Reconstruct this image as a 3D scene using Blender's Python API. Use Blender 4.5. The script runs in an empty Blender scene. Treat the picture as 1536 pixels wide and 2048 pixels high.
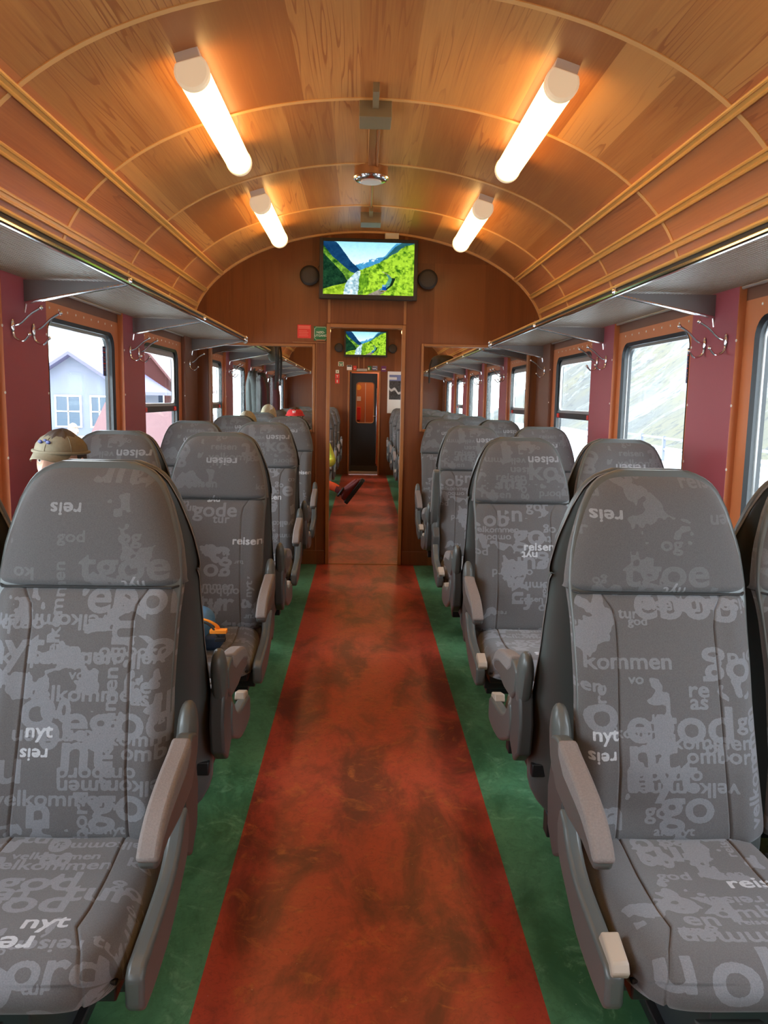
import bpy, math, random
import numpy as np
from mathutils import Vector, Matrix

random.seed(7)
rng = np.random.default_rng(7)
SC = bpy.context.scene
COL = SC.collection
PI = math.pi

# ------------------------------------------------------------------ camera, world, exposure
F_PX, PITCH, YAW, ROLL = 1600.0, 0.1398, 0.0286, 0.0184
CAM = Vector((-0.0383, 0.0, 1.40))
fw = Vector((math.sin(YAW) * math.cos(PITCH), math.cos(YAW) * math.cos(PITCH), -math.sin(PITCH)))
r0 = fw.cross(Vector((0, 0, 1))).normalized()
u0 = r0.cross(fw)
rt = r0 * math.cos(ROLL) + u0 * math.sin(ROLL)
up = u0 * math.cos(ROLL) - r0 * math.sin(ROLL)
cam_data = bpy.data.cameras.new('camera')
cam_data.sensor_fit = 'VERTICAL'
cam_data.sensor_height = 36.0
cam_data.lens = F_PX / 2048 * 36.0
cam_data.clip_start = 0.02
cam_data.clip_end = 400
cam_ob = bpy.data.objects.new('camera', cam_data)
COL.objects.link(cam_ob)
cam_ob.matrix_world = Matrix(((rt.x, up.x, -fw.x, CAM.x), (rt.y, up.y, -fw.y, CAM.y), (rt.z, up.z, -fw.z, CAM.z), (0, 0, 0, 1)))
SC.camera = cam_ob

SC.view_settings.view_transform = 'Standard'
SC.view_settings.look = 'None'
SC.view_settings.gamma = 1.0
SC.view_settings.use_curve_mapping = False
SC.view_settings.exposure = 0.15

SKY_STRENGTH = 12.0
LAMP_STRENGTH = 7.5
world = bpy.data.worlds.new('sky')
SC.world = world
world.use_nodes = True
wn = world.node_tree
wn.nodes.clear()
w_out = wn.nodes.new('ShaderNodeOutputWorld')
w_bg = wn.nodes.new('ShaderNodeBackground')
w_tc = wn.nodes.new('ShaderNodeTexCoord')
w_sep = wn.nodes.new('ShaderNodeSeparateXYZ')
w_ramp = wn.nodes.new('ShaderNodeValToRGB')
w_ramp.color_ramp.elements[0].position = 0.0
w_ramp.color_ramp.elements[0].color = (0.84, 0.92, 1.0, 1)
w_ramp.color_ramp.elements[1].position = 1.0
w_ramp.color_ramp.elements[1].color = (0.66, 0.80, 1.0, 1)
wn.links.new(w_tc.outputs['Generated'], w_sep.inputs[0])
wn.links.new(w_sep.outputs['Z'], w_ramp.inputs[0])
wn.links.new(w_ramp.outputs[0], w_bg.inputs['Color'])
w_bg.inputs['Strength'].default_value = SKY_STRENGTH
wn.links.new(w_bg.outputs[0], w_out.inputs[0])

cy = SC.cycles
cy.use_denoising = True
cy.max_bounces = 9
cy.diffuse_bounces = 5
cy.glossy_bounces = 4
cy.transmission_bounces = 4
cy.transparent_max_bounces = 24
cy.sample_clamp_indirect = 6.0
cy.caustics_reflective = False
cy.caustics_refractive = False

# ------------------------------------------------------------------ carriage dimensions
PY = 6.705                 # partition face
PY2 = PY + 0.05
FARY = 14.9
REAR = -1.6
WX = 1.43                  # side wall surface
PX = 1.40                  # pillar panel face
EA, EB, EZ = 1.445, 0.808, 1.93
def ceil_z(x):
    return EZ + EB * math.sqrt(max(0.0, 1 - (x / EA) ** 2))
WIN = [(2.55, 0), (4.105, 0), (5.655, 1), (1.0, 0), (-0.55, 0), (7.53, 1), (9.08, 0), (10.63, 0), (12.18, 1), (13.73, 0)]
PIL = [(-1.1, -1.6), (0.01, 0.44), (1.56, 1.99), (3.12, 3.55), (4.66, 5.10), (8.09, 8.52), (9.64, 10.07), (11.19, 11.62), (12.74, 13.17)]
WZ0, WZ1, WHALF = 0.80, 1.735, 0.475

for side in (-1, 1):       # portals only guide the daylight through the window openings, they emit nothing
    for cyw, _ in WIN:
        ld = bpy.data.lights.new('window_portal', 'AREA')
        ld.shape = 'RECTANGLE'
        ld.size, ld.size_y = 0.95, 0.95
        ld.cycles.is_portal = True
        lo = bpy.data.objects.new('window_portal', ld)
        lo.location = (side * 1.475, cyw, 1.27)
        lo.rotation_euler = (0, side * PI / 2, 0)
        COL.objects.link(lo)

# ------------------------------------------------------------------ material helpers
def new_mat(name):
    m = bpy.data.materials.new(name)
    m.use_nodes = True
    return m, m.node_tree, m.node_tree.nodes['Principled BSDF']
def sock(b, n, v):
    if n in b.inputs:
        b.inputs[n].default_value = v
def plain(name, col, rough=0.5, metal=0.0, spec=0.5, noise=0.0, nscale=30, bump=0.0, coat=0.0):
    m, t, b = new_mat(name)
    b.inputs['Base Color'].default_value = (*col, 1)
    b.inputs['Roughness'].default_value = rough
    b.inputs['Metallic'].default_value = metal
    sock(b, 'Specular IOR Level', spec)
    sock(b, 'Coat Weight', coat)
    if noise or bump:
        tc = t.nodes.new('ShaderNodeTexCoord')
        nz = t.nodes.new('ShaderNodeTexNoise')
        nz.inputs['Scale'].default_value = nscale
        nz.inputs['Detail'].default_value = 4
        t.links.new(tc.outputs['Object'], nz.inputs['Vector'])
        if noise:
            mx = t.nodes.new('ShaderNodeMixRGB')
            mx.inputs[1].default_value = (*[c * (1 - noise) for c in col], 1)
            mx.inputs[2].default_value = (*[min(1, c * (1 + noise)) for c in col], 1)
            t.links.new(nz.outputs['Fac'], mx.inputs[0])
            t.links.new(mx.outputs[0], b.inputs['Base Color'])
        if bump:
            bp = t.nodes.new('ShaderNodeBump')
            bp.inputs['Strength'].default_value = bump
            bp.inputs['Distance'].default_value = 0.002
            t.links.new(nz.outputs['Fac'], bp.inputs['Height'])
            t.links.new(bp.outputs[0], b.inputs['Normal'])
    return m
def emit(name, col, s):
    m, t, b = new_mat(name)
    b.inputs['Base Color'].default_value = (*col, 1)
    sock(b, 'Emission Color', (*col, 1))
    sock(b, 'Emission Strength', s)
    return m
class NT:
    """tiny node-graph helper"""
    def __init__(s, t): s.t = t
    def n(s, typ, **kw):
        nd = s.t.nodes.new(typ)
        for k, v in kw.items(): setattr(nd, k, v)
        return nd
    def put(s, inp, v):
        if hasattr(v, 'is_linked') or hasattr(v, 'links'): s.t.links.new(v, inp)
        else: inp.default_value = v
    def math(s, op, a, b=0.0, c=None):
        nd = s.n('ShaderNodeMath', operation=op)
        s.put(nd.inputs[0], a); s.put(nd.inputs[1], b)
        if c is not None: s.put(nd.inputs[2], c)
        return nd.outputs[0]
    def comb(s, x, y, z=0.0):
        nd = s.n('ShaderNodeCombineXYZ')
        s.put(nd.inputs[0], x); s.put(nd.inputs[1], y); s.put(nd.inputs[2], z)
        return nd.outputs[0]
    def noise(s, vec, scale=1.0, detail=3.0, rough=0.5, dist=0.0):
        nd = s.n('ShaderNodeTexNoise')
        s.put(nd.inputs['Vector'], vec); nd.inputs['Scale'].default_value = scale
        nd.inputs['Detail'].default_value = detail; nd.inputs['Roughness'].default_value = rough
        nd.inputs['Distortion'].default_value = dist
        return nd.outputs['Fac']
    def mix(s, f, a, b, mode='MIX'):
        nd = s.n('ShaderNodeMixRGB', blend_type=mode)
        s.put(nd.inputs[0], f); s.put(nd.inputs[1], a); s.put(nd.inputs[2], b)
        return nd.outputs[0]
    def step(s, v, lo, hi):
        nd = s.n('ShaderNodeMapRange', interpolation_type='SMOOTHSTEP')
        s.put(nd.inputs[0], v); nd.inputs[1].default_value = lo; nd.inputs[2].default_value = hi
        return nd.outputs[0]
    def white(s, vec):
        nd = s.n('ShaderNodeTexWhiteNoise', noise_dimensions='2D')
        s.put(nd.inputs['Vector'], vec)
        return nd.outputs['Value']

def wood(name, light, dark, ax='uv', plank=0.23, row=1.003, row0=0.812, vary=1.0, rough=0.38, line=0.5):
    m, t, b = new_mat(name)
    g = NT(t)
    tc = g.n('ShaderNodeTexCoord')
    sp = g.n('ShaderNodeSeparateXYZ')
    if ax == 'uv':
        t.links.new(tc.outputs['UV'], sp.inputs[0]); u, v = sp.outputs[0], sp.outputs[1]
    elif ax == 'xz':
        t.links.new(tc.outputs['Object'], sp.inputs[0]); u, v = sp.outputs[0], sp.outputs[2]
    elif ax == 'zy':
        t.links.new(tc.outputs['Object'], sp.inputs[0]); u, v = sp.outputs[2], sp.outputs[1]
    r = g.math('FLOOR', g.math('DIVIDE', g.math('SUBTRACT', v, row0), row))
    off = g.math('MULTIPLY', g.white(g.comb(r, 3.7)), 5.0)
    uu = g.math('ADD', g.math('DIVIDE', u, plank), off)
    wob = g.noise(g.comb(g.math('MULTIPLY', uu, 0.35), r), 1.0, 0)
    cid = g.math('FLOOR', g.math('ADD', uu, g.math('MULTIPLY', wob, 0.8)))
    tone = g.white(g.comb(cid, r))
    sh = g.math('MULTIPLY', tone, 37.0)
    n1 = g.noise(g.comb(g.math('ADD', g.math('MULTIPLY', u, 10.0), sh), g.math('MULTIPLY', v, 0.34), r), 1.0, 2.0, 0.45)
    rings = g.math('FRACT', g.math('MULTIPLY', n1, 13.0))
    vein = g.math('MULTIPLY', g.step(rings, 0.70, 0.97), g.math('SUBTRACT', 1.0, g.step(rings, 0.97, 1.0)))
    fine = g.noise(g.comb(g.math('ADD', g.math('MULTIPLY', u, 130.0), sh), g.math('MULTIPLY', v, 3.0)), 1.0, 3)
    band = g.noise(g.comb(g.math('ADD', g.math('MULTIPLY', u, 14.0), sh), g.math('MULTIPLY', v, 0.6)), 1.0, 2)
    amount = g.step(g.noise(g.comb(g.math('MULTIPLY', u, 2.0), g.math('MULTIPLY', v, 0.8), sh), 1.0, 1), 0.42, 0.62)
    f = g.math('ADD', g.math('MULTIPLY', tone, 0.62 * vary), g.math('MULTIPLY', band, 0.45))
    f = g.math('ADD', f, g.math('MULTIPLY', g.math('SUBTRACT', fine, 0.5), 0.35))
    f = g.math('ADD', f, g.math('MULTIPLY', g.math('MULTIPLY', vein, amount), line))
    c = g.mix(g.step(f, 0.20, 0.88), (*light, 1), (*dark, 1))
    t.links.new(c, b.inputs['Base Color'])
    b.inputs['Roughness'].default_value = rough
    sock(b, 'Specular IOR Level', 0.4)
    return m

def marble_floor(name, cols, rough=0.3):
    m, t, b = new_mat(name)
    g = NT(t)
    tc = g.n('ShaderNodeTexCoord')
    o = tc.outputs['Object']
    sp_ = g.n('ShaderNodeSeparateXYZ'); t.links.new(o, sp_.inputs[0])
    st = g.comb(g.math('MULTIPLY', sp_.outputs[0], 4.2), g.math('MULTIPLY', sp_.outputs[1], 2.0))
    big = g.noise(st, 1.0, 6, 0.68, 0.5)
    mid = g.noise(o, 8.0, 7, 0.72, 1.6)
    fin = g.noise(o, 60.0, 5, 0.75, 1.0)
    c = g.mix(g.step(big, 0.36, 0.60), (*cols[0], 1), (*cols[1], 1))  # dark patches of the marbling also paint in floor shadows and reflections
    c = g.mix(g.math('MULTIPLY', g.step(mid, 0.52, 0.70), 0.70), c, (*cols[2], 1))
    c = g.mix(g.math('MULTIPLY', g.step(g.noise(o, 17.0, 6, 0.75, 2.0), 0.50, 0.66), 0.55), c, (*cols[3], 1))
    c = g.mix(g.math('MULTIPLY', g.step(fin, 0.52, 0.66), 0.40), c, (*cols[0], 1))
    spk = g.noise(o, 140.0, 1, 0.5)
    c = g.mix(g.math('MULTIPLY', g.step(spk, 0.78, 0.82), 0.6), c, (0.6, 0.5, 0.45, 1))
    t.links.new(c, b.inputs['Base Color'])
    rr = g.math('ADD', g.math('MULTIPLY', fin, 0.22), rough - 0.08)
    t.links.new(rr, b.inputs['Roughness'])
    bp = g.n('ShaderNodeBump')
    bp.inputs['Strength'].default_value = 0.15; bp.inputs['Distance'].default_value = 0.001
    t.links.new(fin, bp.inputs['Height']); t.links.new(bp.outputs[0], b.inputs['Normal'])
    return m

def fabric(name, mid=(0.190, 0.192, 0.204), bri=(0.42, 0.43, 0.45)):
    m, t, b = new_mat(name)
    g = NT(t)
    am = g.n('ShaderNodeAttribute', attribute_name='weave_mid').outputs['Fac']
    ab = g.n('ShaderNodeAttribute', attribute_name='weave_bright').outputs['Fac']
    tc = g.n('ShaderNodeTexCoord')
    fin = g.noise(tc.outputs['Object'], 420.0, 2, 0.7)
    base = (0.115, 0.110, 0.110)
    c = g.mix(g.step(am, 0.38, 0.62), (*base, 1), (*mid, 1))
    c = g.mix(g.step(ab, 0.38, 0.62), c, (*bri, 1))
    c = g.mix(0.55, c, g.mix(1.0, c, g.mix(fin, (0.35, 0.35, 0.35, 1), (1.6, 1.6, 1.6, 1)), 'MULTIPLY'))
    t.links.new(c, b.inputs['Base Color'])
    b.inputs['Roughness'].default_value = 0.9
    sock(b, 'Specular IOR Level', 0.15)
    sock(b, 'Sheen Weight', 0.25); sock(b, 'Sheen Roughness', 0.5)
    bp = g.n('ShaderNodeBump')
    bp.inputs['Strength'].default_value = 0.35; bp.inputs['Distance'].default_value = 0.001
    t.links.new(fin, bp.inputs['Height']); t.links.new(bp.outputs[0], b.inputs['Normal'])
    return m

M = {}
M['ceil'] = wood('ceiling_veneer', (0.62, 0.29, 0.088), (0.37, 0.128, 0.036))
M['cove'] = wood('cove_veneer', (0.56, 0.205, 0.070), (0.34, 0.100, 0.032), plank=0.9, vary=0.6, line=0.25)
M['gold'] = plain('golden_moulding', (0.72, 0.37, 0.09), 0.3, noise=0.1, nscale=9)
M['rib'] = plain('ceiling_joint_strip', (0.74, 0.40, 0.14), 0.4)
M['wallwood'] = wood('partition_veneer', (0.235, 0.075, 0.021), (0.145, 0.040, 0.012), ax='xz', plank=0.45, row=3.0, row0=-0.5, vary=0.7, rough=0.33, line=0.15)
M['frame'] = plain('light_wood_trim', (0.33, 0.125, 0.036), 0.35, noise=0.15, nscale=14)
M['orange'] = plain('orange_laminate', (0.56, 0.185, 0.065), 0.42, noise=0.05, nscale=6)
M['red'] = plain('wine_red_panel', (0.34, 0.068, 0.088), 0.42, noise=0.04, nscale=4)
M['brown'] = plain('brown_panel', (0.17, 0.066, 0.035), 0.45, noise=0.08, nscale=5)
M['dado'] = plain('lower_wall_panel', (0.20, 0.075, 0.04), 0.5, noise=0.08, nscale=5)
M['redfloor'] = marble_floor('red_linoleum', [(0.155, 0.028, 0.016), (0.48, 0.066, 0.034), (0.50, 0.140, 0.035), (0.24, 0.040, 0.024)])
M['greenfloor'] = marble_floor('green_linoleum', [(0.040, 0.130, 0.055), (0.105, 0.285, 0.140), (0.22, 0.42, 0.24), (0.045, 0.145, 0.065)])
M['fabric'] = fabric('word_patterned_seat_fabric')
M['fabric_head'] = fabric('sheen_muted_headrest_fabric', (0.150, 0.147, 0.150), (0.27, 0.27, 0.28))  # same seat fabric, grazing sheen put into its duller word colours
M['seam'] = plain('dark_seam_thread', (0.03, 0.03, 0.03), 0.8)
M['plastic'] = plain('grey_moulded_plastic', (0.088, 0.094, 0.088), 0.36, noise=0.03, nscale=60)
M['plastic2'] = plain('dark_grey_plastic', (0.060, 0.060, 0.057), 0.42)
M['pad'] = plain('taupe_armrest_fabric', (0.225, 0.195, 0.182), 0.85, noise=0.22, nscale=260, bump=0.4, spec=0.2)
M['beige'] = plain('beige_plastic', (0.40, 0.33, 0.26), 0.45)
M['black'] = plain('black_metal', (0.012, 0.012, 0.013), 0.45)
M['darkmetal'] = plain('dark_grey_metal', (0.05, 0.055, 0.06), 0.4, metal=0.3)
M['chrome'] = plain('polished_chrome', (0.78, 0.78, 0.77), 0.14, metal=1.0)
M['alu'] = plain('brushed_aluminium', (0.55, 0.55, 0.54), 0.32, metal=0.9)
M['net'] = plain('grey_rack_wire', (0.27, 0.245, 0.205), 0.45, metal=0.35)
M['rackplate'] = plain('rack_bracket_plate', (0.22, 0.20, 0.19), 0.4, metal=0.5)
M['rubber'] = plain('black_rubber', (0.012, 0.014, 0.016), 0.35)
M['white'] = plain('white_plastic', (0.78, 0.74, 0.66), 0.4)
M['cream'] = plain('cream_lamp_cap', (0.80, 0.72, 0.58), 0.4)
M['capglow'] = emit('emissive_lamp_cap', (0.80, 0.62, 0.40), 0.45)  # faint emission stands in for lamplight shining through the cap
M['tube'] = emit('glowing_lamp_diffuser', (1.0, 0.62, 0.22), LAMP_STRENGTH)
M['tvblack'] = plain('black_tv_plastic', (0.02, 0.018, 0.016), 0.35)
M['speaker'] = plain('speaker_cloth', (0.065, 0.052, 0.032), 0.7)
M['boxgrey'] = plain('grey_brown_box', (0.20, 0.155, 0.085), 0.5)
M['copper'] = plain('bronze_casing', (0.45, 0.22, 0.09), 0.3, metal=0.6)
M['redsign'] = plain('red_sign', (0.72, 0.040, 0.025), 0.4)
M['greensign'] = plain('green_sign', (0.02, 0.16, 0.05), 0.4)
M['signink'] = plain('pale_sign_print', (0.72, 0.66, 0.48), 0.5)
M['signpink'] = plain('faded_red_print', (0.80, 0.20, 0.13), 0.5)
M['navy'] = plain('navy_sign', (0.03, 0.035, 0.12), 0.4)
M['purple'] = plain('purple_sign', (0.16, 0.03, 0.14), 0.4)
M['yellow'] = plain('amber_yellow', (0.85, 0.42, 0.05), 0.5)
M['skin'] = plain('skin', (0.58, 0.30, 0.20), 0.5)
M['khaki'] = plain('khaki_cotton', (0.165, 0.130, 0.078), 0.85, noise=0.2, nscale=90, bump=0.3)
M['redcap'] = plain('red_cotton', (0.62, 0.02, 0.02), 0.8)
M['yshirt'] = plain('bright_yellow_green_jersey', (0.66, 0.80, 0.10), 0.7, noise=0.12, nscale=20)
M['oleg'] = plain('orange_red_leggings', (0.85, 0.10, 0.02), 0.75, noise=0.25, nscale=26)
M['shoe'] = plain('maroon_shoe_mesh', (0.16, 0.018, 0.018), 0.7, noise=0.3, nscale=90)
M['sole'] = plain('black_rubber_sole', (0.012, 0.012, 0.012), 0.6)
M['blond'] = plain('blond_hair', (0.42, 0.33, 0.19), 0.75, noise=0.5, nscale=75, bump=0.8)
M['darkhair'] = plain('dark_hair', (0.05, 0.03, 0.02), 0.6)
M['blue'] = plain('blue_nylon', (0.07, 0.22, 0.45), 0.55, noise=0.15, nscale=40)
M['blueD'] = plain('dark_blue_nylon', (0.02, 0.045, 0.09), 0.6)
M['strap'] = plain('orange_strap', (0.95, 0.30, 0.02), 0.6)
M['cloth_grey'] = plain('grey_green_coat_cloth', (0.028, 0.029, 0.025), 0.85, noise=0.3, nscale=30)
M['cloth_maroon'] = plain('maroon_coat_cloth', (0.08, 0.015, 0.02), 0.85, noise=0.3, nscale=30)
M['cloth_black'] = plain('black_strap_cloth', (0.02, 0.018, 0.016), 0.8)
M['olive'] = plain('olive_bag_cloth', (0.07, 0.055, 0.03), 0.85, noise=0.3, nscale=30)
M['jean'] = plain('dark_trousers', (0.04, 0.045, 0.06), 0.8)
M['grey_shirt'] = plain('pale_grey_shirt', (0.45, 0.45, 0.46), 0.8)
M['bluejacket'] = plain('light_blue_jacket', (0.035, 0.075, 0.15), 0.7)
M['snow'] = plain('pale_gravel_ground', (0.62, 0.62, 0.60), 0.9, noise=0.12, nscale=2)
M['redhouse'] = plain('falu_red_boards', (0.070, 0.011, 0.009), 0.8, noise=0.15, nscale=5)
M['redroof'] = plain('red_roof_sheet', (0.100, 0.030, 0.026), 0.6, noise=0.1, nscale=3)
M['whitepaint'] = plain('white_paint', (0.75, 0.75, 0.75), 0.6)
M['lilac'] = plain('lilac_roof_sheet', (0.085, 0.075, 0.13), 0.6)
M['housegrey'] = plain('pale_grey_blue_wall', (0.135, 0.140, 0.175), 0.8)
M['darkglass'] = plain('dark_window_glass', (0.03, 0.05, 0.075), 0.15)
M['greenpaint'] = plain('green_paint', (0.06, 0.30, 0.22), 0.6)

# clear glass
m, t, b = new_mat('clear_glass')
t.nodes.remove(b)
gl = t.nodes.new('ShaderNodeBsdfGlossy'); gl.inputs['Roughness'].default_value = 0.02
tr = t.nodes.new('ShaderNodeBsdfTransparent'); tr.inputs[0].default_value = (0.93, 0.95, 0.94, 1)
fr = t.nodes.new('ShaderNodeLayerWeight'); fr.inputs['Blend'].default_value = 0.5
g = NT(t); fac = g.math('ADD', g.math('MULTIPLY', g.math('POWER', fr.outputs['Facing'], 5.0), 0.35), 0.02)
ms = t.nodes.new('ShaderNodeMixShader')
t.links.new(fac, ms.inputs[0]); t.links.new(tr.outputs[0], ms.inputs[1]); t.links.new(gl.outputs[0], ms.inputs[2])
t.links.new(ms.outputs[0], t.nodes['Material Output'].inputs[0])
M['glass'] = m

# hillside
m, t, b = new_mat('rocky_hillside')
g = NT(t); tc = g.n('ShaderNodeTexCoord'); o = tc.outputs['Object']
n1 = g.noise(o, 0.22, 6, 0.7, 0.8); n2 = g.noise(o, 0.9, 6, 0.7, 0.6); n3 = g.noise(o, 0.08, 3, 0.6)
c = g.mix(g.step(n3, 0.4, 0.6), (0.055, 0.053, 0.045, 1), (0.078, 0.067, 0.036, 1))
c = g.mix(g.step(n1, 0.50, 0.60), c, (0.115, 0.115, 0.112, 1))
c = g.mix(g.math('MULTIPLY', g.step(n2, 0.53, 0.63), 0.8), c, (0.028, 0.027, 0.025, 1))
t.links.new(c, b.inputs['Base Color']); b.inputs['Roughness'].default_value = 0.95
M['hill'] = m

# ------------------------------------------------------------------ mesh helpers
class MB:
    def __init__(s): s.V = []; s.F = []; s.M = []; s.n = 0
    def add(s, verts, faces, m=0):
        verts = [tuple(map(float, v)) for v in verts]
        s.V += verts
        s.F += [tuple(i + s.n for i in f) for f in faces]
        s.M += [m] * len(faces) if isinstance(m, int) else list(m)
        s.n += len(verts)
        return s
    def box(s, x0, x1, y0, y1, z0, z1, m=0, T=None):
        v = [(x0, y0, z0), (x1, y0, z0), (x1, y1, z0), (x0, y1, z0), (x0, y0, z1), (x1, y0, z1), (x1, y1, z1), (x0, y1, z1)]
        if T is not None: v = [tuple(T @ Vector(p)) for p in v]
        return s.add(v, [(0, 3, 2, 1), (4, 5, 6, 7), (0, 1, 5, 4), (1, 2, 6, 5), (2, 3, 7, 6), (3, 0, 4, 7)], m)
    def prism(s, poly, axis, a, b, m=0):
        """extrude a 2D polygon; axis x: poly=(y,z); y: (x,z); z: (x,y)"""
        def P(p, c):
            return {'x': (c, p[0], p[1]), 'y': (p[0], c, p[1]), 'z': (p[0], p[1], c)}[axis]
        n = len(poly)
        v = [P(p, a) for p in poly] + [P(p, b) for p in poly]
        f = [tuple(range(n))[::-1], tuple(range(n, 2 * n))] + [(i, (i + 1) % n, (i + 1) % n + n, i + n) for i in range(n)]
        return s.add(v, f, m)
    def tube(s, pts, r, seg=8, m=0, close=False, flat=1.0):
        pts = [Vector(p) for p in pts]
        n = len(pts)
        rs = r if isinstance(r, (list, tuple)) else [r] * n
        V = []; prev = None
        for i, p in enumerate(pts):
            if close: d = pts[(i + 1) % n] - pts[i - 1]
            else: d = pts[min(i + 1, n - 1)] - pts[max(i - 1, 0)]
            d.normalize()
            a = prev if prev is not None else (Vector((0, 0, 1)) if abs(d.z) < 0.9 else Vector((1, 0, 0)))
            u = (a - d * a.dot(d)).normalized(); w = d.cross(u); prev = u
            for k in range(seg):
                an = 2 * PI * k / seg
                V.append(p + u * math.cos(an) * rs[i] + w * math.sin(an) * rs[i] * flat)
        F = []
        for i in range(n if close else n - 1):
            j = (i + 1) % n
            for k in range(seg):
                F.append((i * seg + k, i * seg + (k + 1) % seg, j * seg + (k + 1) % seg, j * seg + k))
        if not close:
            F.append(tuple(range(seg))[::-1]); F.append(tuple((n - 1) * seg + k for k in range(seg)))
        return s.add(V, F, m)
    def lathe(s, prof, c, axis='z', seg=24, m=0):
        """prof: list of (radius, height) along axis from centre c"""
        V = []
        for (r, h) in prof:
            for k in range(seg):
                a = 2 * PI * k / seg; x, y = r * math.cos(a), r * math.sin(a)
                V.append({'z': (c[0] + x, c[1] + y, c[2] + h), 'y': (c[0] + x, c[1] + h, c[2] + y), 'x': (c[0] + h, c[1] + x, c[2] + y)}[axis])
        F = []
        for i in range(len(prof) - 1):
            for k in range(seg):
                F.append((i * seg + k, i * seg + (k + 1) % seg, (i + 1) * seg + (k + 1) % seg, (i + 1) * seg + k))
        F.append(tuple(range(seg))[::-1]); F.append(tuple((len(prof) - 1) * seg + k for k in range(seg)))
        return s.add(V, F, m)
    def ell(s, c, r, m=0, nu=16, nv=10, T=None, p=1.0):
        V = []
        for i in range(nv + 1):
            th = PI * i / nv
            for k in range(nu):
                a = 2 * PI * k / nu
                sx = lambda q: math.copysign(abs(q) ** p, q)
                v = Vector((r[0] * sx(math.cos(a)) * math.sin(th) ** p, r[1] * sx(math.sin(a)) * math.sin(th) ** p, r[2] * sx(math.cos(th))))
                if T is not None: v = T @ v
                V.append((c[0] + v[0], c[1] + v[1], c[2] + v[2]))
        F = [(i * nu + k, i * nu + (k + 1) % nu, (i + 1) * nu + (k + 1) % nu, (i + 1) * nu + k) for i in range(nv) for k in range(nu)]
        return s.add(V, F, m)
    def build(s, name, mats, parent=None, bevel=0.0, smooth=True, angle=35, seg=2):
        me = bpy.data.meshes.new(name)
        me.from_pydata(s.V, [], s.F)
        if not isinstance(mats, (list, tuple)): mats = [mats]
        for x in mats: me.materials.append(x)
        me.polygons.foreach_set('material_index', s.M)
        fix(me, smooth, angle)
        o = bpy.data.objects.new(name, me)
        COL.objects.link(o)
        if parent is not None: o.parent = parent
        if bevel:
            bm = o.modifiers.new('bevel', 'BEVEL'); bm.width = bevel; bm.segments = seg; bm.limit_method = 'ANGLE'; bm.angle_limit = math.radians(40)
            bm.harden_normals = False
        return o
def fix(me, smooth=True, angle=35):
    import bmesh
    bm = bmesh.new(); bm.from_mesh(me)
    if len(bm.faces) < 60000:
        bmesh.ops.recalc_face_normals(bm, faces=bm.faces)
    bm.to_mesh(me); bm.free()
    me.polygons.foreach_set('use_smooth', [smooth] * len(me.polygons))
    if smooth:
        try: me.set_sharp_from_angle(angle=math.radians(angle))
        except Exception: pass
    me.update()
def tag(o, label=None, cat=None, group=None, kind=None):
    if label: o['label'] = label
    if cat: o['category'] = cat
    if group: o['group'] = group
    if kind: o['kind'] = kind
    return o
def thing(name, label, cat, loc=(0, 0, 0), rz=0.0, group=None):
    o = bpy.data.objects.new(name, None)
    o.empty_display_size = 0.1
    COL.objects.link(o); o.location = loc; o.rotation_euler = (0, 0, rz)
    return tag(o, label, cat, group)
def struct(o): o['kind'] = 'structure'; return o
def copy_tree(o, parent=None):
    c = o.copy(); COL.objects.link(c); c.parent = parent
    for ch in list(o.children):
        if ch.name != c.name: copy_tree(ch, c)
    return c
def catmull(pts, n=8):
    P = [Vector(p) for p in pts]; P = [P[0]] + P + [P[-1]]; out = []
    for i in range(1, len(P) - 2):
        for k in range(n):
            t_ = k / n; a, b_, c_, d = P[i - 1], P[i], P[i + 1], P[i + 2]
            out.append(0.5 * ((2 * b_) + (c_ - a) * t_ + (2 * a - 5 * b_ + 4 * c_ - d) * t_ ** 2 + (3 * b_ - a - 3 * c_ + d) * t_ ** 3))
    out.append(P[-2]); return out
def interp(x, xs, ys): return float(np.interp(x, xs, ys))
def grid_mesh(name, P, mats, smooth=True, attrs=None, mat_idx=None):
    """P: H x W x 3 array -> mesh of quads"""
    H, W = P.shape[:2]
    me = bpy.data.meshes.new(name)
    idx = np.arange(H * W).reshape(H, W)
    q = np.stack([idx[:-1, :-1], idx[:-1, 1:], idx[1:, 1:], idx[1:, :-1]], -1).reshape(-1, 4)
    me.vertices.add(H * W); me.vertices.foreach_set('co', P.reshape(-1).astype(np.float32))
    me.loops.add(q.size); me.loops.foreach_set('vertex_index', q.reshape(-1).astype(np.int32))
    me.polygons.add(len(q)); me.polygons.foreach_set('loop_start', np.arange(0, q.size, 4, dtype=np.int32))
    try: me.polygons.foreach_set('loop_total', np.full(len(q), 4, dtype=np.int32))
    except Exception: pass
    for x in (mats if isinstance(mats, (list, tuple)) else [mats]): me.materials.append(x)
    me.update(calc_edges=True); me.validate()
    me.polygons.foreach_set('use_smooth', [smooth] * len(me.polygons))
    for k, v in (attrs or {}).items():
        if v.ndim == 3:
            a = me.color_attributes.new(k, 'FLOAT_COLOR', 'POINT'); c4 = np.ones((H * W, 4), np.float32); c4[:, :3] = v.reshape(-1, 3); a.data.foreach_set('color', c4.reshape(-1))
        else:
            a = me.attributes.new(k, 'FLOAT', 'POINT'); a.data.foreach_set('value', v.reshape(-1).astype(np.float32))
    return me
def link(name, me, parent=None):
    o = bpy.data.objects.new(name, me); COL.objects.link(o)
    if parent is not None: o.parent = parent
    return o

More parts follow.
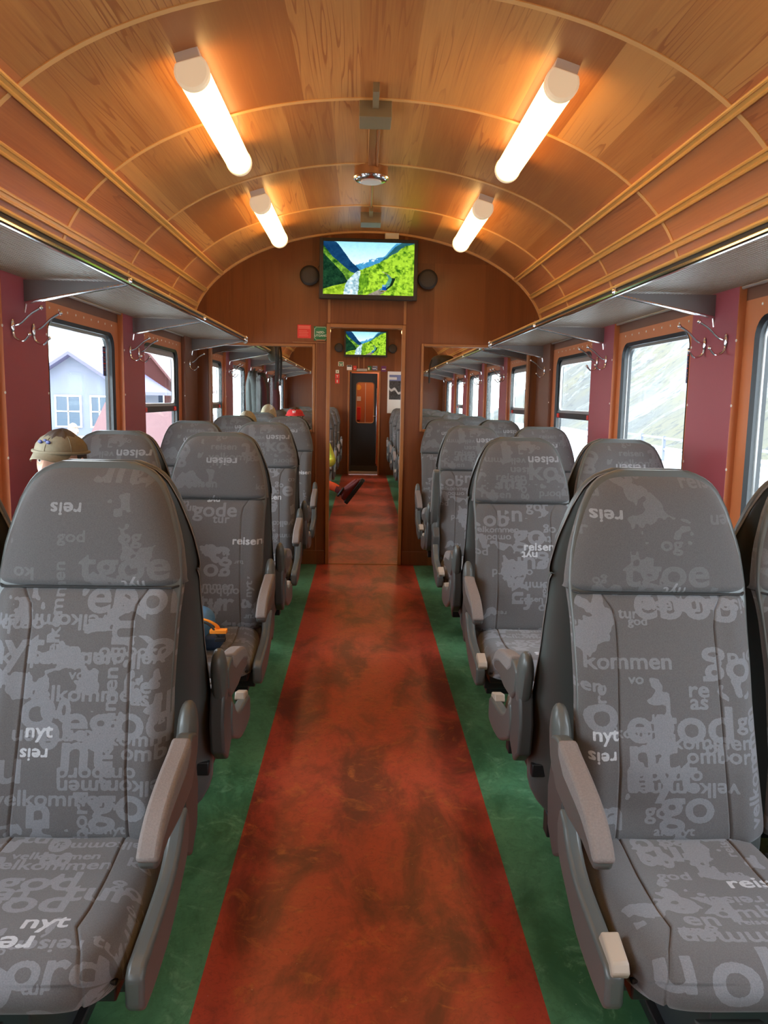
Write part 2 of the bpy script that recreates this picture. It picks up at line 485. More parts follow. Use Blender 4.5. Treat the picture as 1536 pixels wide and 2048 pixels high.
# ---- lettering: real glyph outlines from Blender's own font
_tc = {}
def glyphs(txt, bold=0.0):
    key = (txt, bold)
    if key in _tc: return _tc[key]
    cu = bpy.data.curves.new('txt', 'FONT'); cu.body = txt; cu.size = 1.0; cu.align_x = 'CENTER'; cu.offset = bold; cu.resolution_u = 4
    ob = bpy.data.objects.new('txt', cu); COL.objects.link(ob)
    dg = bpy.context.evaluated_depsgraph_get(); dg.update()
    me = ob.evaluated_get(dg).to_mesh(); me.calc_loop_triangles()
    v = np.array([w.co[:2] for w in me.vertices]); tr_ = np.array([t_.vertices[:] for t_ in me.loop_triangles])
    ob.evaluated_get(dg).to_mesh_clear()
    bpy.data.objects.remove(ob); bpy.data.curves.remove(cu)
    _tc[key] = (v, tr_); return _tc[key]
def text_on(mb, txt, cx, cz, size, y, m=0, axis='y', sgn=1, bold=0.01, thick=0.0012):
    """thin raised lettering: in the xz plane facing -y"""
    v, tr_ = glyphs(txt, bold)
    v = v * size
    if axis == 'y': V = [(cx + sgn * a[0], y, cz + a[1] - size * 0.25) for a in v]
    mb.add(V, [tuple(map(int, f)) for f in tr_], m)

# ------------------------------------------------------------------ setting: floor
mb = MB()
mb.box(-0.41, 0.41, REAR, PY + 0.0, -0.03, 0.0, 0)
mb.box(-0.41, 0.41, PY + 0.0, FARY, -0.03, 0.0, 0)
mb.box(-1.46, -0.41, REAR, FARY, -0.03, 0.0, 1)
mb.box(0.41, 1.46, REAR, FARY, -0.03, 0.0, 1)
fl = struct(mb.build('floor', [M['redfloor'], M['greenfloor']], smooth=False))
mb = MB(); mb.box(-0.33, 0.29, PY + 0.005, PY + 0.03, 0.0, 0.004)
struct(mb.build('trim_1', M['frame'], smooth=False))

# ------------------------------------------------------------------ ceiling
N = 64
xs = np.sin(np.linspace(-PI / 2, PI / 2, N + 1)) * EA
prof = [(x, ceil_z(x)) for x in xs]
arc = [0.0]
for i in range(N): arc.append(arc[-1] + math.hypot(prof[i + 1][0] - prof[i][0], prof[i + 1][1] - prof[i][1]))
mid = arc[-1] / 2; arc = [a - mid for a in arc]
me = bpy.data.meshes.new('ceiling')
V = [(x, y, z) for y in (REAR, FARY) for (x, z) in prof]
Fs = [(i, i + 1, N + 2 + i, N + 1 + i) for i in range(N)]
# outer skin, so the roof has thickness
V += [(x * 1.05, y, EZ + (z - EZ) * 1.06 + 0.001) for y in (REAR, FARY) for (x, z) in prof]
o2 = 2 * (N + 1)
Fs += [(o2 + N + 1 + i, o2 + N + 2 + i, o2 + i + 1, o2 + i) for i in range(N)]
me.from_pydata(V, [], Fs)
uv = me.uv_layers.new(name='UVMap')
for p in me.polygons:
    p.use_smooth = True
    for li in p.loop_indices:
        vi = me.loops[li].vertex_index; k = vi % (N + 1); y = V[vi][1]
        uv.data[li].uv = (arc[k], y)
    k = min(abs(V[p.vertices[0]][0]), abs(V[p.vertices[1]][0]))
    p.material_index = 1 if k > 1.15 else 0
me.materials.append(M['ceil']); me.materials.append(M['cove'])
ceil = struct(link('ceiling', me))

def ceil_pt(x, drop=0.0):
    z = ceil_z(x)
    nx, nz = x / EA ** 2, (z - EZ) / EB ** 2
    l = math.hypot(nx, nz) or 1
    return (x - nx / l * drop, z - nz / l * drop)
tn = 2
for sd in (-1, 1):                                  # golden double mouldings along the coach
    for xm in (1.195, 1.325, 1.398):
        mb = MB()
        x, z = ceil_pt(sd * xm, 0.0)
        nx, nz = x / EA ** 2, (z - EZ) / EB ** 2; l = math.hypot(nx, nz); nx /= l; nz /= l
        tx, tz = -nz, nx
        def q(a, d): return (x + tx * a - nx * d, z + tz * a - nz * d)
        poly = [q(-0.020, -0.004), q(-0.020, 0.010), q(-0.016, 0.015), q(-0.010, 0.015), q(-0.006, 0.007), q(0.006, 0.007), q(0.010, 0.015), q(0.016, 0.015), q(0.020, 0.010), q(0.020, -0.004)]
        mb.prism(poly, 'y', REAR, FARY)
        struct(mb.build('trim_%d' % tn, M['gold'])); tn += 1
ribs = [3.82 + 1.003 * k for k in (-5, -4, -3, -2, -1, 0, 1, 2)] + [PY - 0.012, PY2 + 0.012] + [7.7 + 1.003 * k for k in range(7)] + [FARY - 0.012]
for ry in ribs:
    mb = MB(); w = 0.014 if ry not in (PY - 0.012,) else 0.012
    d = 0.004 if abs(ry - PY) > 0.05 else 0.016
    top = [ceil_pt(x, -0.002) for x in xs]; bot = [ceil_pt(x, d) for x in xs]
    V = [(a, ry - w, b_) for a, b_ in top] + [(a, ry - w, b_) for a, b_ in bot] + [(a, ry + w, b_) for a, b_ in bot] + [(a, ry + w, b_) for a, b_ in top]
    n = N + 1; Fq = []
    for r_ in range(3):
        Fq += [(r_ * n + i, r_ * n + i + 1, (r_ + 1) * n + i + 1, (r_ + 1) * n + i) for i in range(N)]
    mb.add(V, Fq)
    struct(mb.build('trim_%d' % tn, M['rib'])); tn += 1

# ------------------------------------------------------------------ side walls with rounded window openings
def rrect(y0, y1, z0, z1, r, n=6):
    out = []
    for (cy_, cz_, a0) in ((y1 - r, z1 - r, 0), (y0 + r, z1 - r, PI / 2), (y0 + r, z0 + r, PI), (y1 - r, z0 + r, 3 * PI / 2)):
        for k in range(n + 1):
            a = a0 + PI / 2 * k / n
            out.append((cy_ + r * math.cos(a), cz_ + r * math.sin(a)))
    return out
def outer_map(y0, y1, z0, z1, n=6):
    out = []
    for (a, b_) in ((y1, z1), (y0, z1), (y0, z0), (y1, z0)): out += [(a, b_)] * (n + 1)
    return out
def ring(mb, A, B, xa, xb, m=0):
    n = len(A)
    V = [(xa, p[0], p[1]) for p in A] + [(xb, p[0], p[1]) for p in B]
    Fq = []
    for i in range(n):
        j = (i + 1) % n
        if A[i] == A[j] and xa == xb: Fq.append((i, n + j, n + i))
        else: Fq.append((i, j, n + j, n + i))
    mb.add(V, Fq, m)
Z_SUR0, Z_SUR1 = 0.66, 1.80
wno = 1
bounds = sorted([REAR] + [c for c in (-1.325, 0.225, 1.775, 3.335, 4.88)] + [PY])
for side, sname in ((-1, 'left'), (1, 'right')):
    mb = MB(); sc_ = MB()
    X = side * WX; XO = side * 1.472
    ends = {2.55: (1.775, 3.335), 4.105: (3.335, 4.88), 5.655: (4.88, 6.25), 1.0: (0.225, 1.775), -0.55: (-1.325, 0.225),
            7.53: (PY2, 8.305), 9.08: (8.305, 9.855), 10.63: (9.855, 11.405), 12.18: (11.405, 12.955), 13.73: (12.955, 14.4)}
    for cyw, kind in WIN:
        a, b_ = ends[cyw]
        op = rrect(cyw - WHALF, cyw + WHALF, WZ0, WZ1, 0.085)
        ring(mb, outer_map(a, b_, Z_SUR0, Z_SUR1), op, X, X, 0)
        ring(mb, op, op, X, XO, 0)
        ring(mb, outer_map(a, b_, Z_SUR0, Z_SUR1), op, XO, XO, 3)
        # screws round the panel
        for k in range(9):
            yy = cyw - 0.44 + 0.11 * k
            sc_.ell((X - side * 0.0, yy, 1.775), (0.003, 0.006, 0.006), 0, 8, 4)
        for zz in (0.9, 1.15, 1.40, 1.65):
            for yy in (cyw - 0.535, cyw + 0.535):
                sc_.ell((side * (PX - 0.001), yy + (0.03 if yy > cyw else -0.03), zz), (0.003, 0.006, 0.006), 0, 8, 4)
        lo, hi = sorted((X, XO))
        mb.box(lo, hi, a, b_, Z_SUR1, 1.875, 1); mb.box(lo, hi, a, b_, 1.875, 2.06, 4)
        mb.box(lo, hi, a, b_, 0.0, Z_SUR0, 2)
    lo, hi = sorted((X, XO))
    mb.box(lo, hi, REAR, -1.325, 0, 2.06, 2)
    mb.box(lo, hi, 6.25, PY2, 0, 1.875, 1); mb.box(lo, hi, 6.25, PY2, 1.875, 2.06, 4)
    mb.box(lo, hi, 14.4, FARY, 0, 1.875, 1); mb.box(lo, hi, 14.4, FARY, 1.875, 2.06, 4)
    wl = struct(mb.build('wall_' + sname, [M['orange'], M['brown'], M['dado'], M['whitepaint'], M['cove']], smooth=False))
    s_ = sc_.build('screw_heads', M['white'], wl); s_['kind'] = 'stuff'
    # wine red pillar panels, edges in orange
    for (a, b_) in PIL:
        if b_ < a: a, b_ = b_, a
        mb = MB(); xa, xb = sorted((side * PX, side * (WX + 0.005)))
        mb.box(xa, xb, a, b_, 0.0, 1.872, 0)
        mb.M = [0, 0, 1, 0, 1, 0] if side > 0 else [0, 0, 1, 0, 1, 0]
        struct(mb.build('trim_%d' % tn, [M['red'], M['orange']], bevel=0.002)); tn += 1
    for (a, b_) in ((6.25, PY),):
        mb = MB(); xa, xb = sorted((side * (PX - 0.0), side * (WX + 0.005)))
        mb.box(xa, xb, a, b_, 0.0, 1.872, 0)
        struct(mb.build('trim_%d' % tn, [M['brown']], bevel=0.002)); tn += 1
    # windows
    for cyw, kind in WIN:
        y0, y1 = cyw - WHALF, cyw + WHALF
        mb = MB()
        A = rrect(y0, y1, WZ0, WZ1, 0.085); B = rrect(y0 + 0.018, y1 - 0.018, WZ0 + 0.018, WZ1 - 0.018, 0.07)
        C = rrect(y0 + 0.032, y1 - 0.032, WZ0 + 0.032, WZ1 - 0.032, 0.06)
        ring(mb, A, A, side * (WX - 0.004), side * 1.45, 0); ring(mb, A, B, side * (WX - 0.004), side * 1.437, 0)
        ring(mb, B, B, side * 1.437, side * 1.455, 0); ring(mb, B, C, side * 1.452, side * 1.458, 1)
        ring(mb, C, C, side * 1.458, side * 1.474, 0)
        wf = struct(mb.build('window_%d' % wno, [M['rubber'], M['alu']], smooth=True, angle=30))
        gz = MB(); gx = side * 1.466
        gz.prism(rrect(y0 + 0.025, y1 - 0.025, WZ0 + 0.025, WZ1 - 0.025, 0.06), 'x', gx - 0.003, gx + 0.003)
        gz.build('pane', M['glass'], wf, smooth=False)
        # black fascia strip at the head of the window, outside the glass
        if kind:
            h = MB(); xa, xb = sorted((side * 1.445, side * 1.462))
            h.box(xa, xb, y0 + 0.02, y1 - 0.02, 1.285, 1.325, 0)
            h.build('transom_bar', M['rubber'], wf, bevel=0.004)
            h = MB()
            A = rrect(y0 + 0.03, y1 - 0.03, 1.325, WZ1 - 0.03, 0.05); B = rrect(y0 + 0.06, y1 - 0.06, 1.345, WZ1 - 0.06, 0.04)
            ring(h, A, B, side * 1.447, side * 1.447, 0); ring(h, B, B, side * 1.447, side * 1.462, 0); ring(h, A, A, side * 1.447, side * 1.462, 0)
            h.build('opening_sash', M['alu'], wf)
            h = MB(); h.box(*sorted((side * 1.432, side * 1.447)), y0 + 0.05, y0 + 0.085, 1.29, 1.32, 0)
            h.box(*sorted((side * 1.432, side * 1.447)), y1 - 0.085, y1 - 0.05, 1.29, 1.32, 0)
            h.build('catch', M['redsign'], wf, bevel=0.003)
        else:
            h = MB(); yy = (y1 - 0.10) if side < 0 else (y0 + 0.05)
            h.box(*sorted((side * 1.460, side * 1.4625)), yy, yy + 0.05, 1.50, 1.66, 0)
            h.box(*sorted((side * 1.4592, side * 1.4605)), yy, yy + 0.05, 1.625, 1.630, 1)
            h.box(*sorted((side * 1.4592, side * 1.4605)), yy, yy + 0.05, 1.565, 1.570, 1)
            for zz in (1.645, 1.60, 1.585, 1.545, 1.53): h.box(*sorted((side * 1.4592, side * 1.4605)), yy + 0.006, yy + 0.04, zz, zz + 0.003, 2)
            h.build('sticker', [M['navy'], M['redsign'], M['signpink']], wf, smooth=False)
        wno += 1
mb = MB(); mb.box(-1.5, 1.5, REAR - 0.05, REAR, 0, 2.75)
struct(mb.build('wall_rear', M['wallwood'], smooth=False))

# ------------------------------------------------------------------ partition wall with doorway and two glazed openings
def arch_wall(y0, y1, door, glz, top, name, mat):
    mb = MB()
    zs = 1.99
    pts = [(x, z + 0.01) for x, z in prof if z > zs]
    poly = [(pts[0][0] - 0.01, zs)] + pts + [(pts[-1][0] + 0.01, zs)]
    mb.prism(poly, 'y', y0, y1)
    xs_ = [-WX - 0.03]
    # cells left to right
    def col(xa, xb, holes):
        z = 0.0
        for (h0, h1) in sorted(holes):
            if h0 > z: mb.box(xa, xb, y0, y1, z, h0)
            z = h1
        if z < zs: mb.box(xa, xb, y0, y1, z, zs)
    cuts = sorted({-WX - 0.03, WX + 0.03, door[0], door[1]} | {v_ for g_ in glz for v_ in g_[:2]})
    for a, b_ in zip(cuts[:-1], cuts[1:]):
        c_ = (a + b_) / 2; hs = []
        if door[0] < c_ < door[1]: hs.append((0.0, door[2]))
        for g_ in glz:
            if g_[0] < c_ < g_[1]: hs.append((g_[2], g_[3]))
        col(a, b_, hs)
    return struct(mb.build(name, mat, smooth=False))
DOOR = (-0.318, 0.28, 1.98)
GL = [(-1.29, -0.455, 1.135, 1.82), (0.455, 1.325, 1.155, 1.84)]
arch_wall(PY, PY2, DOOR, GL, None, 'wall_middle', M['wallwood'])
wl = arch_wall(FARY, FARY + 0.05, (-0.30, 0.26, 1.90), [], None, 'wall_far', M['wallwood'])
def frame_box(x0, x1, z0, z1, w, ya, yb, sides='lrtb'):
    mb = MB()
    if 'l' in sides: mb.box(x0 - w, x0, ya, yb, z0 - (w if 'b' in sides else 0), z1 + w)
    if 'r' in sides: mb.box(x1, x1 + w, ya, yb, z0 - (w if 'b' in sides else 0), z1 + w)
    if 't' in sides: mb.box(x0, x1, ya, yb, z1, z1 + w)
    if 'b' in sides: mb.box(x0, x1, ya, yb, z0 - w, z0)
    return mb
def wn_(i): return 'window_%d' % i
for g_ in GL:
    f = struct(frame_box(g_[0] + 0.003, g_[1] - 0.003, g_[2] + 0.003, g_[3] - 0.003, 0.022, PY - 0.012, PY2 + 0.012).build('window_%d' % wno, M['frame'], bevel=0.004)); wno += 1
    p = MB(); p.box(g_[0], g_[1], PY + 0.022, PY + 0.028, g_[2], g_[3]); p.build('pane', M['glass'], f, smooth=False)
# door casing, running on upward to the vault as two thin strips
mb = frame_box(DOOR[0] + 0.004, DOOR[1] - 0.004, 0.0, DOOR[2] - 0.004, 0.03, PY - 0.014, PY2 + 0.014, 'lrt')
dr = struct(mb.build('door_1', M['frame'], bevel=0.004))
mb = MB()
for xx in (-0.335, 0.285): mb.box(xx - 0.0, xx + 0.022, PY - 0.006, PY, 2.01, ceil_z(xx) - 0.01)
mb.box(-0.62, -0.35, PY - 0.006, PY, 1.848, 1.856); mb.box(-0.43, -0.424, PY - 0.006, PY, 0.12, 1.85)
struct(mb.build('trim_%d' % tn, M['frame'], bevel=0.002)); tn += 1
mb = MB(); mb.box(-0.425, -0.36, PY - 0.03, PY - 0.012, 1.865, 1.872); mb.box(-0.425, -0.418, PY - 0.012, PY, 1.865, 1.872); mb.box(-0.367, -0.36, PY - 0.012, PY, 1.865, 1.872)
mb.build('door_handle', M['frame'], dr)
for (a, b_, nm) in ((-1.40, -0.35, 'left'), (0.31, 1.40, 'right')):
    mb = MB(); mb.box(a, b_, PY - 0.012, PY, 0.0, 0.12); struct(mb.build('baseboard_' + nm, M['wallwood'], bevel=0.003))
# fluorescent tubes ---------------------------------------------------------------------------------
def lamp(x, y0, y1, label, group):
    zc = 2.5625; r = 0.062
    z = ceil_z(x); nx, nz = x / EA ** 2, (z - EZ) / EB ** 2; l = math.hypot(nx, nz); nx /= l; nz /= l
    t_ = thing('ceiling_lamp', label, 'lamp', (x, y0, zc), 0, group)
    L = y1 - y0
    ang = math.atan2(nx, nz)
    def rot(px, pz): return (px * math.cos(ang) + pz * math.sin(ang), -px * math.sin(ang) + pz * math.cos(ang))
    # diffuser: round tube with flattened back
    def section(rr, flat):
        out = []
        for k in range(28):
            a = 2 * PI * k / 28; px, pz = rr * math.sin(a), -rr * math.cos(a)
            pz = min(pz, flat); out.append(rot(px, pz))
        return out
    S = section(r * 0.97, 0.035)
    def loft(mb, secs, ys, m=0):
        n = len(secs[0]); V = []
        for s_, y in zip(secs, ys): V += [(a, y, b_) for a, b_ in s_]
        Fq = [(i * n + k, i * n + (k + 1) % n, (i + 1) * n + (k + 1) % n, (i + 1) * n + k) for i in range(len(secs) - 1) for k in range(n)]
        Fq += [tuple(range(n))[::-1], tuple((len(secs) - 1) * n + k for k in range(n))]
        mb.add(V, Fq, m)
    mb = MB(); loft(mb, [S, S], [0.034, L - 0.034]); mb.build('diffuser', M['tube'], t_)
    for ya, yb, yc in ((0.0, 0.006, 0.034), (L, L - 0.006, L - 0.034)):
        mb = MB(); loft(mb, [section(r * 0.90, 0.036), section(r * 1.03, 0.042), section(r * 1.03, 0.042)], [ya, yb, yc]); mb.build('end_cap', M['capglow'], t_)
    mb = MB(); dist = 0.036; hb = (math.hypot(0, 0) + (ceil_z(x) - zc) * nz)
    P4 = [rot(-0.045, 0.034), rot(0.045, 0.034), rot(0.045, hb + 0.004), rot(-0.045, hb + 0.004)]
    mb.prism(P4, 'y', 0.012, L - 0.012); mb.build('base_plate', M['white'], t_, bevel=0.003)
    return t_
LX = 0.6756
GRL = 'tube lamps on the vaulted ceiling'
lamps = []
for sd, nm in ((-1, 'left'), (1, 'right')):
    lamp(sd * LX, 3.10, 4.25, 'large glowing tube lamp on the wooden ceiling, nearer one on the %s' % nm, GRL)
    lamp(sd * LX, 5.05, 6.19, 'smaller glowing tube lamp near the end wall, farther one on the %s' % nm, GRL)
    for k, y in enumerate((1.15, -0.80)):
        lamp(sd * LX, y, y + 1.15, 'tube lamp on the %s of the ceiling above and behind the viewer' % nm + (', rearmost' if k else ''), GRL)
    for k, y in enumerate((7.25, 9.2, 11.15, 13.1)):
        lamp(sd * LX, y, y + 1.15, 'tube lamp beyond the partition, %s side, %s from the glass' % (nm, ('first', 'second', 'third', 'fourth')[k]), 'tube lamps beyond the partition')

# ------------------------------------------------------------------ ceiling fittings on the centre line
def cbox(y, label):
    t_ = thing('speaker_box', label, 'ceiling box', (0, y, 2.738))
    mb = MB(); mb.box(-0.074, 0.074, 0, 0.17, -0.075, 0.004); mb.build('casing', M['boxgrey'], t_, bevel=0.003)
    mb = MB(); mb.box(-0.014, 0.014, -0.20, 0.012, -0.040, 0.002); mb.build('mounting_bar', M['boxgrey'], t_, bevel=0.002)
cbox(3.83, 'square grey-brown box on ceiling centre line, nearest the camera')
cbox(6.02, 'small square grey-brown box on ceiling centre line just above the television')
t_ = thing('smoke_detector', 'round bronze and chrome ceiling fitting between the two square boxes', 'ceiling fitting', (-0.01, 4.90, 2.738))
MB().lathe([(0.098, 0.004), (0.098, -0.055)], (0, 0, 0), seg=40).build('casing', M['copper'], t_)
MB().lathe([(0.101, -0.055), (0.104, -0.060), (0.101, -0.066), (0.092, -0.066), (0.094, -0.072), (0.088, -0.077), (0.070, -0.080)], (0, 0, 0), seg=40).build('chrome_rings', M['chrome'], t_)
MB().lathe([(0.062, -0.079), (0.060, -0.086), (0.02, -0.088)], (0, 0, 0), seg=32).build('centre_disc', M['white'], t_)
mb = MB(); mb.box(-0.028, 0.012, 4.0, 4.81, 2.722, 2.7385)
tag(mb.build('cable_trunk', M['copper'], bevel=0.002), 'flat copper-coloured cable cover along ceiling from near box to round fitting', 'cable cover')
mb = MB(); mb.tube([(0.022, 4.0, 2.722), (0.022, 4.82, 2.722)], 0.007, 8)
tag(mb.build('conduit', M['copper']), 'thin pipe beside the flat cable cover on the ceiling', 'conduit')
mb = MB(); mb.tube([(0.0, 4.99, 2.725), (0.0, 5.83, 2.725)], 0.008, 8)
tag(mb.build('conduit', M['copper']), 'thin pipe from round ceiling fitting to the far box', 'conduit')
mb = MB(); mb.box(0.12, 0.232, PY - 0.05, PY, 2.675, 2.722)
tag(mb.build('door_sensor', M['cream'], bevel=0.004), 'small cream box on top of end wall, right above the television', 'sensor')

# ------------------------------------------------------------------ luggage racks
XR, ZR = 0.985, 1.853
def rack(side, y0, y1, brs, label, knob_end=True):
    t_ = thing('luggage_rack', label, 'luggage rack', (side * WX, y0, 1.85), 0, 'luggage racks above the windows')
    X = lambda w_: side * w_ - side * WX       # world |x| -> local
    L = y1 - y0
    # rails
    mb = MB(); mb.tube([(X(XR), 0, -0.008), (X(XR), L, -0.008)], 0.010, 10)
    mb.build('lower_rail', M['chrome'], t_)
    mb = MB(); mb.tube([(X(XR - 0.004), 0, 0.020), (X(XR - 0.004), L, 0.020)], 0.007, 10)
    mb.build('upper_rail', M['gold'], t_)
    mb = MB(); mb.box(*sorted((X(XR - 0.001), X(XR + 0.004))), 0, L, -0.004, 0.018)
    mb.build('edge_plate', M['black'], t_)
    mb = MB(); mb.tube([(X(1.415), 0, 0.0), (X(1.415), L, 0.0)], 0.008, 8)
    mb.build('wall_rail', M['alu'], t_)
    # woven wire shelf: crossing wires
    mb = MB()
    nx_ = 28
    for i in range(nx_):
        xx = X(XR + 0.012 + (1.41 - XR - 0.012) * i / (nx_ - 1)); z = 0.004
        mb.box(xx - 0.0020, xx + 0.0020, 0, L, z - 0.001, z + 0.001)
    ny = int(L / 0.0145)
    for j in range(ny):
        yy = (j + 0.5) * L / ny
        mb.box(*sorted((X(XR), X(1.415))), yy - 0.0017, yy + 0.0017, 0.003, 0.005)
    mb.build('wire_shelf', M['net'], t_, smooth=False)
    for by in brs:
        b = by - y0
        mb = MB()
        # triangular side plate below the shelf, deeper at the wall
        poly = [(X(XR + 0.01), -0.004), (X(XR + 0.012), -0.016), (X(1.40), -0.088), (X(1.40), -0.002)]
        mb.prism(poly, 'y', b - 0.004, b + 0.004)
        br = mb.build('bracket', M['rackplate'], t_)
        mb = MB(); mb.tube([(X(XR + 0.005), b, -0.012), (X(1.395), b, -0.092)], 0.007, 8)
        mb.tube([(X(1.395), b, -0.092), (X(1.402), b + 0.0, -0.13)], 0.005, 8)
        mb.build('bracket_rod', M['chrome'], br)
        mb = MB(); mb.ell((X(XR), b, 0.004), (0.016, 0.016, 0.020)); mb.tube([(X(XR), b, -0.015), (X(XR - 0.003), b, 0.030)], 0.007, 8)
        mb.build('rail_joint', M['chrome'], br)
    if knob_end:
        mb = MB(); mb.tube([(X(XR), L - 0.02, -0.008), (X(XR), L + 0.02, -0.008)], 0.02, 12); mb.ell((X(XR - 0.004), L + 0.01, 0.022), (0.018, 0.02, 0.018))
        mb.build('end_knob', M['chrome'], t_)
    return t_
for sd, nm in ((-1, 'left'), (1, 'right')):
    rack(sd, -1.5, 6.56, [0.2, 1.77, 3.33, 4.86, 6.5], 'long wire luggage rack with chrome rails above the %s windows, this side of the partition' % nm)
    rack(sd, 6.95, 14.5, [7.1, 8.3, 9.85, 11.4, 12.95, 14.4], 'wire luggage rack on the %s beyond the partition glass' % nm)

# ------------------------------------------------------------------ coat hooks
def hook_proto(side):
    t_ = thing('coat_hook', 'x', 'coat hook', (side * PX, 0, 0))
    s_ = -side
    mb = MB(); mb.ell((s_ * 0.004, 0, 0), (0.006, 0.012, 0.028), 0, 12, 8); mb.build('wall_plate', M['chrome'], t_)
    mb = MB(); pts = catmull([(0, 0, 0.0), (s_ * 0.035, 0, 0.012), (s_ * 0.075, 0, 0.048), (s_ * 0.115, 0, 0.072)], 5)
    mb.tube(pts, 0.0048, 8); mb.ell(tuple(pts[-1]), (0.009, 0.009, 0.009), 0, 10, 6); mb.build('upper_arm', M['chrome'], t_)
    mb = MB(); pts = catmull([(0, 0, -0.012), (s_ * 0.012, 0, -0.045), (s_ * 0.042, 0, -0.055), (s_ * 0.066, 0, -0.030)], 5)
    mb.tube(pts, 0.0048, 8); mb.ell(tuple(pts[-1]), (0.008, 0.008, 0.008), 0, 10, 6); mb.build('lower_arm', M['chrome'], t_)
    return t_
ordn = ('nearest', 'second', 'third', 'fourth', 'fifth', 'sixth')
for sd, nm in ((-1, 'left'), (1, 'right')):
    first = None
    spots = [(3.20, 'nearer hook of the pair on first %s wine-red pillar'), (3.40, 'farther hook of the pair on first %s wine-red pillar'),
             (4.78, 'nearer hook of the pair on second %s wine-red pillar'), (4.96, 'farther hook of the pair on second %s wine-red pillar'),
             (6.40, 'single hook on the brown corner panel by partition, %s side'),
             (8.24, 'chrome hook on %s pillar just beyond partition glass, nearer of pair'), (8.42, 'chrome hook on %s pillar just beyond partition glass, farther of pair'),
             (9.80, 'chrome hook on second %s pillar beyond the glass, nearer of pair'), (9.98, 'chrome hook on second %s pillar beyond the glass, farther of pair'),
             (11.4, 'chrome hook on third %s pillar beyond the glass'), (12.95, 'chrome hook on fourth %s pillar beyond the glass')]
    for i, (y, lb) in enumerate(spots):
        if first is None: first = o = hook_proto(sd)
        else: o = copy_tree(first)
        o.location = (sd * PX, y, 1.655)
        lb = lb % nm
        if not lb.startswith('chrome'): lb = 'chrome coat hook, ' + lb
        tag(o, lb, 'coat hook', 'coat hooks on the pillars')

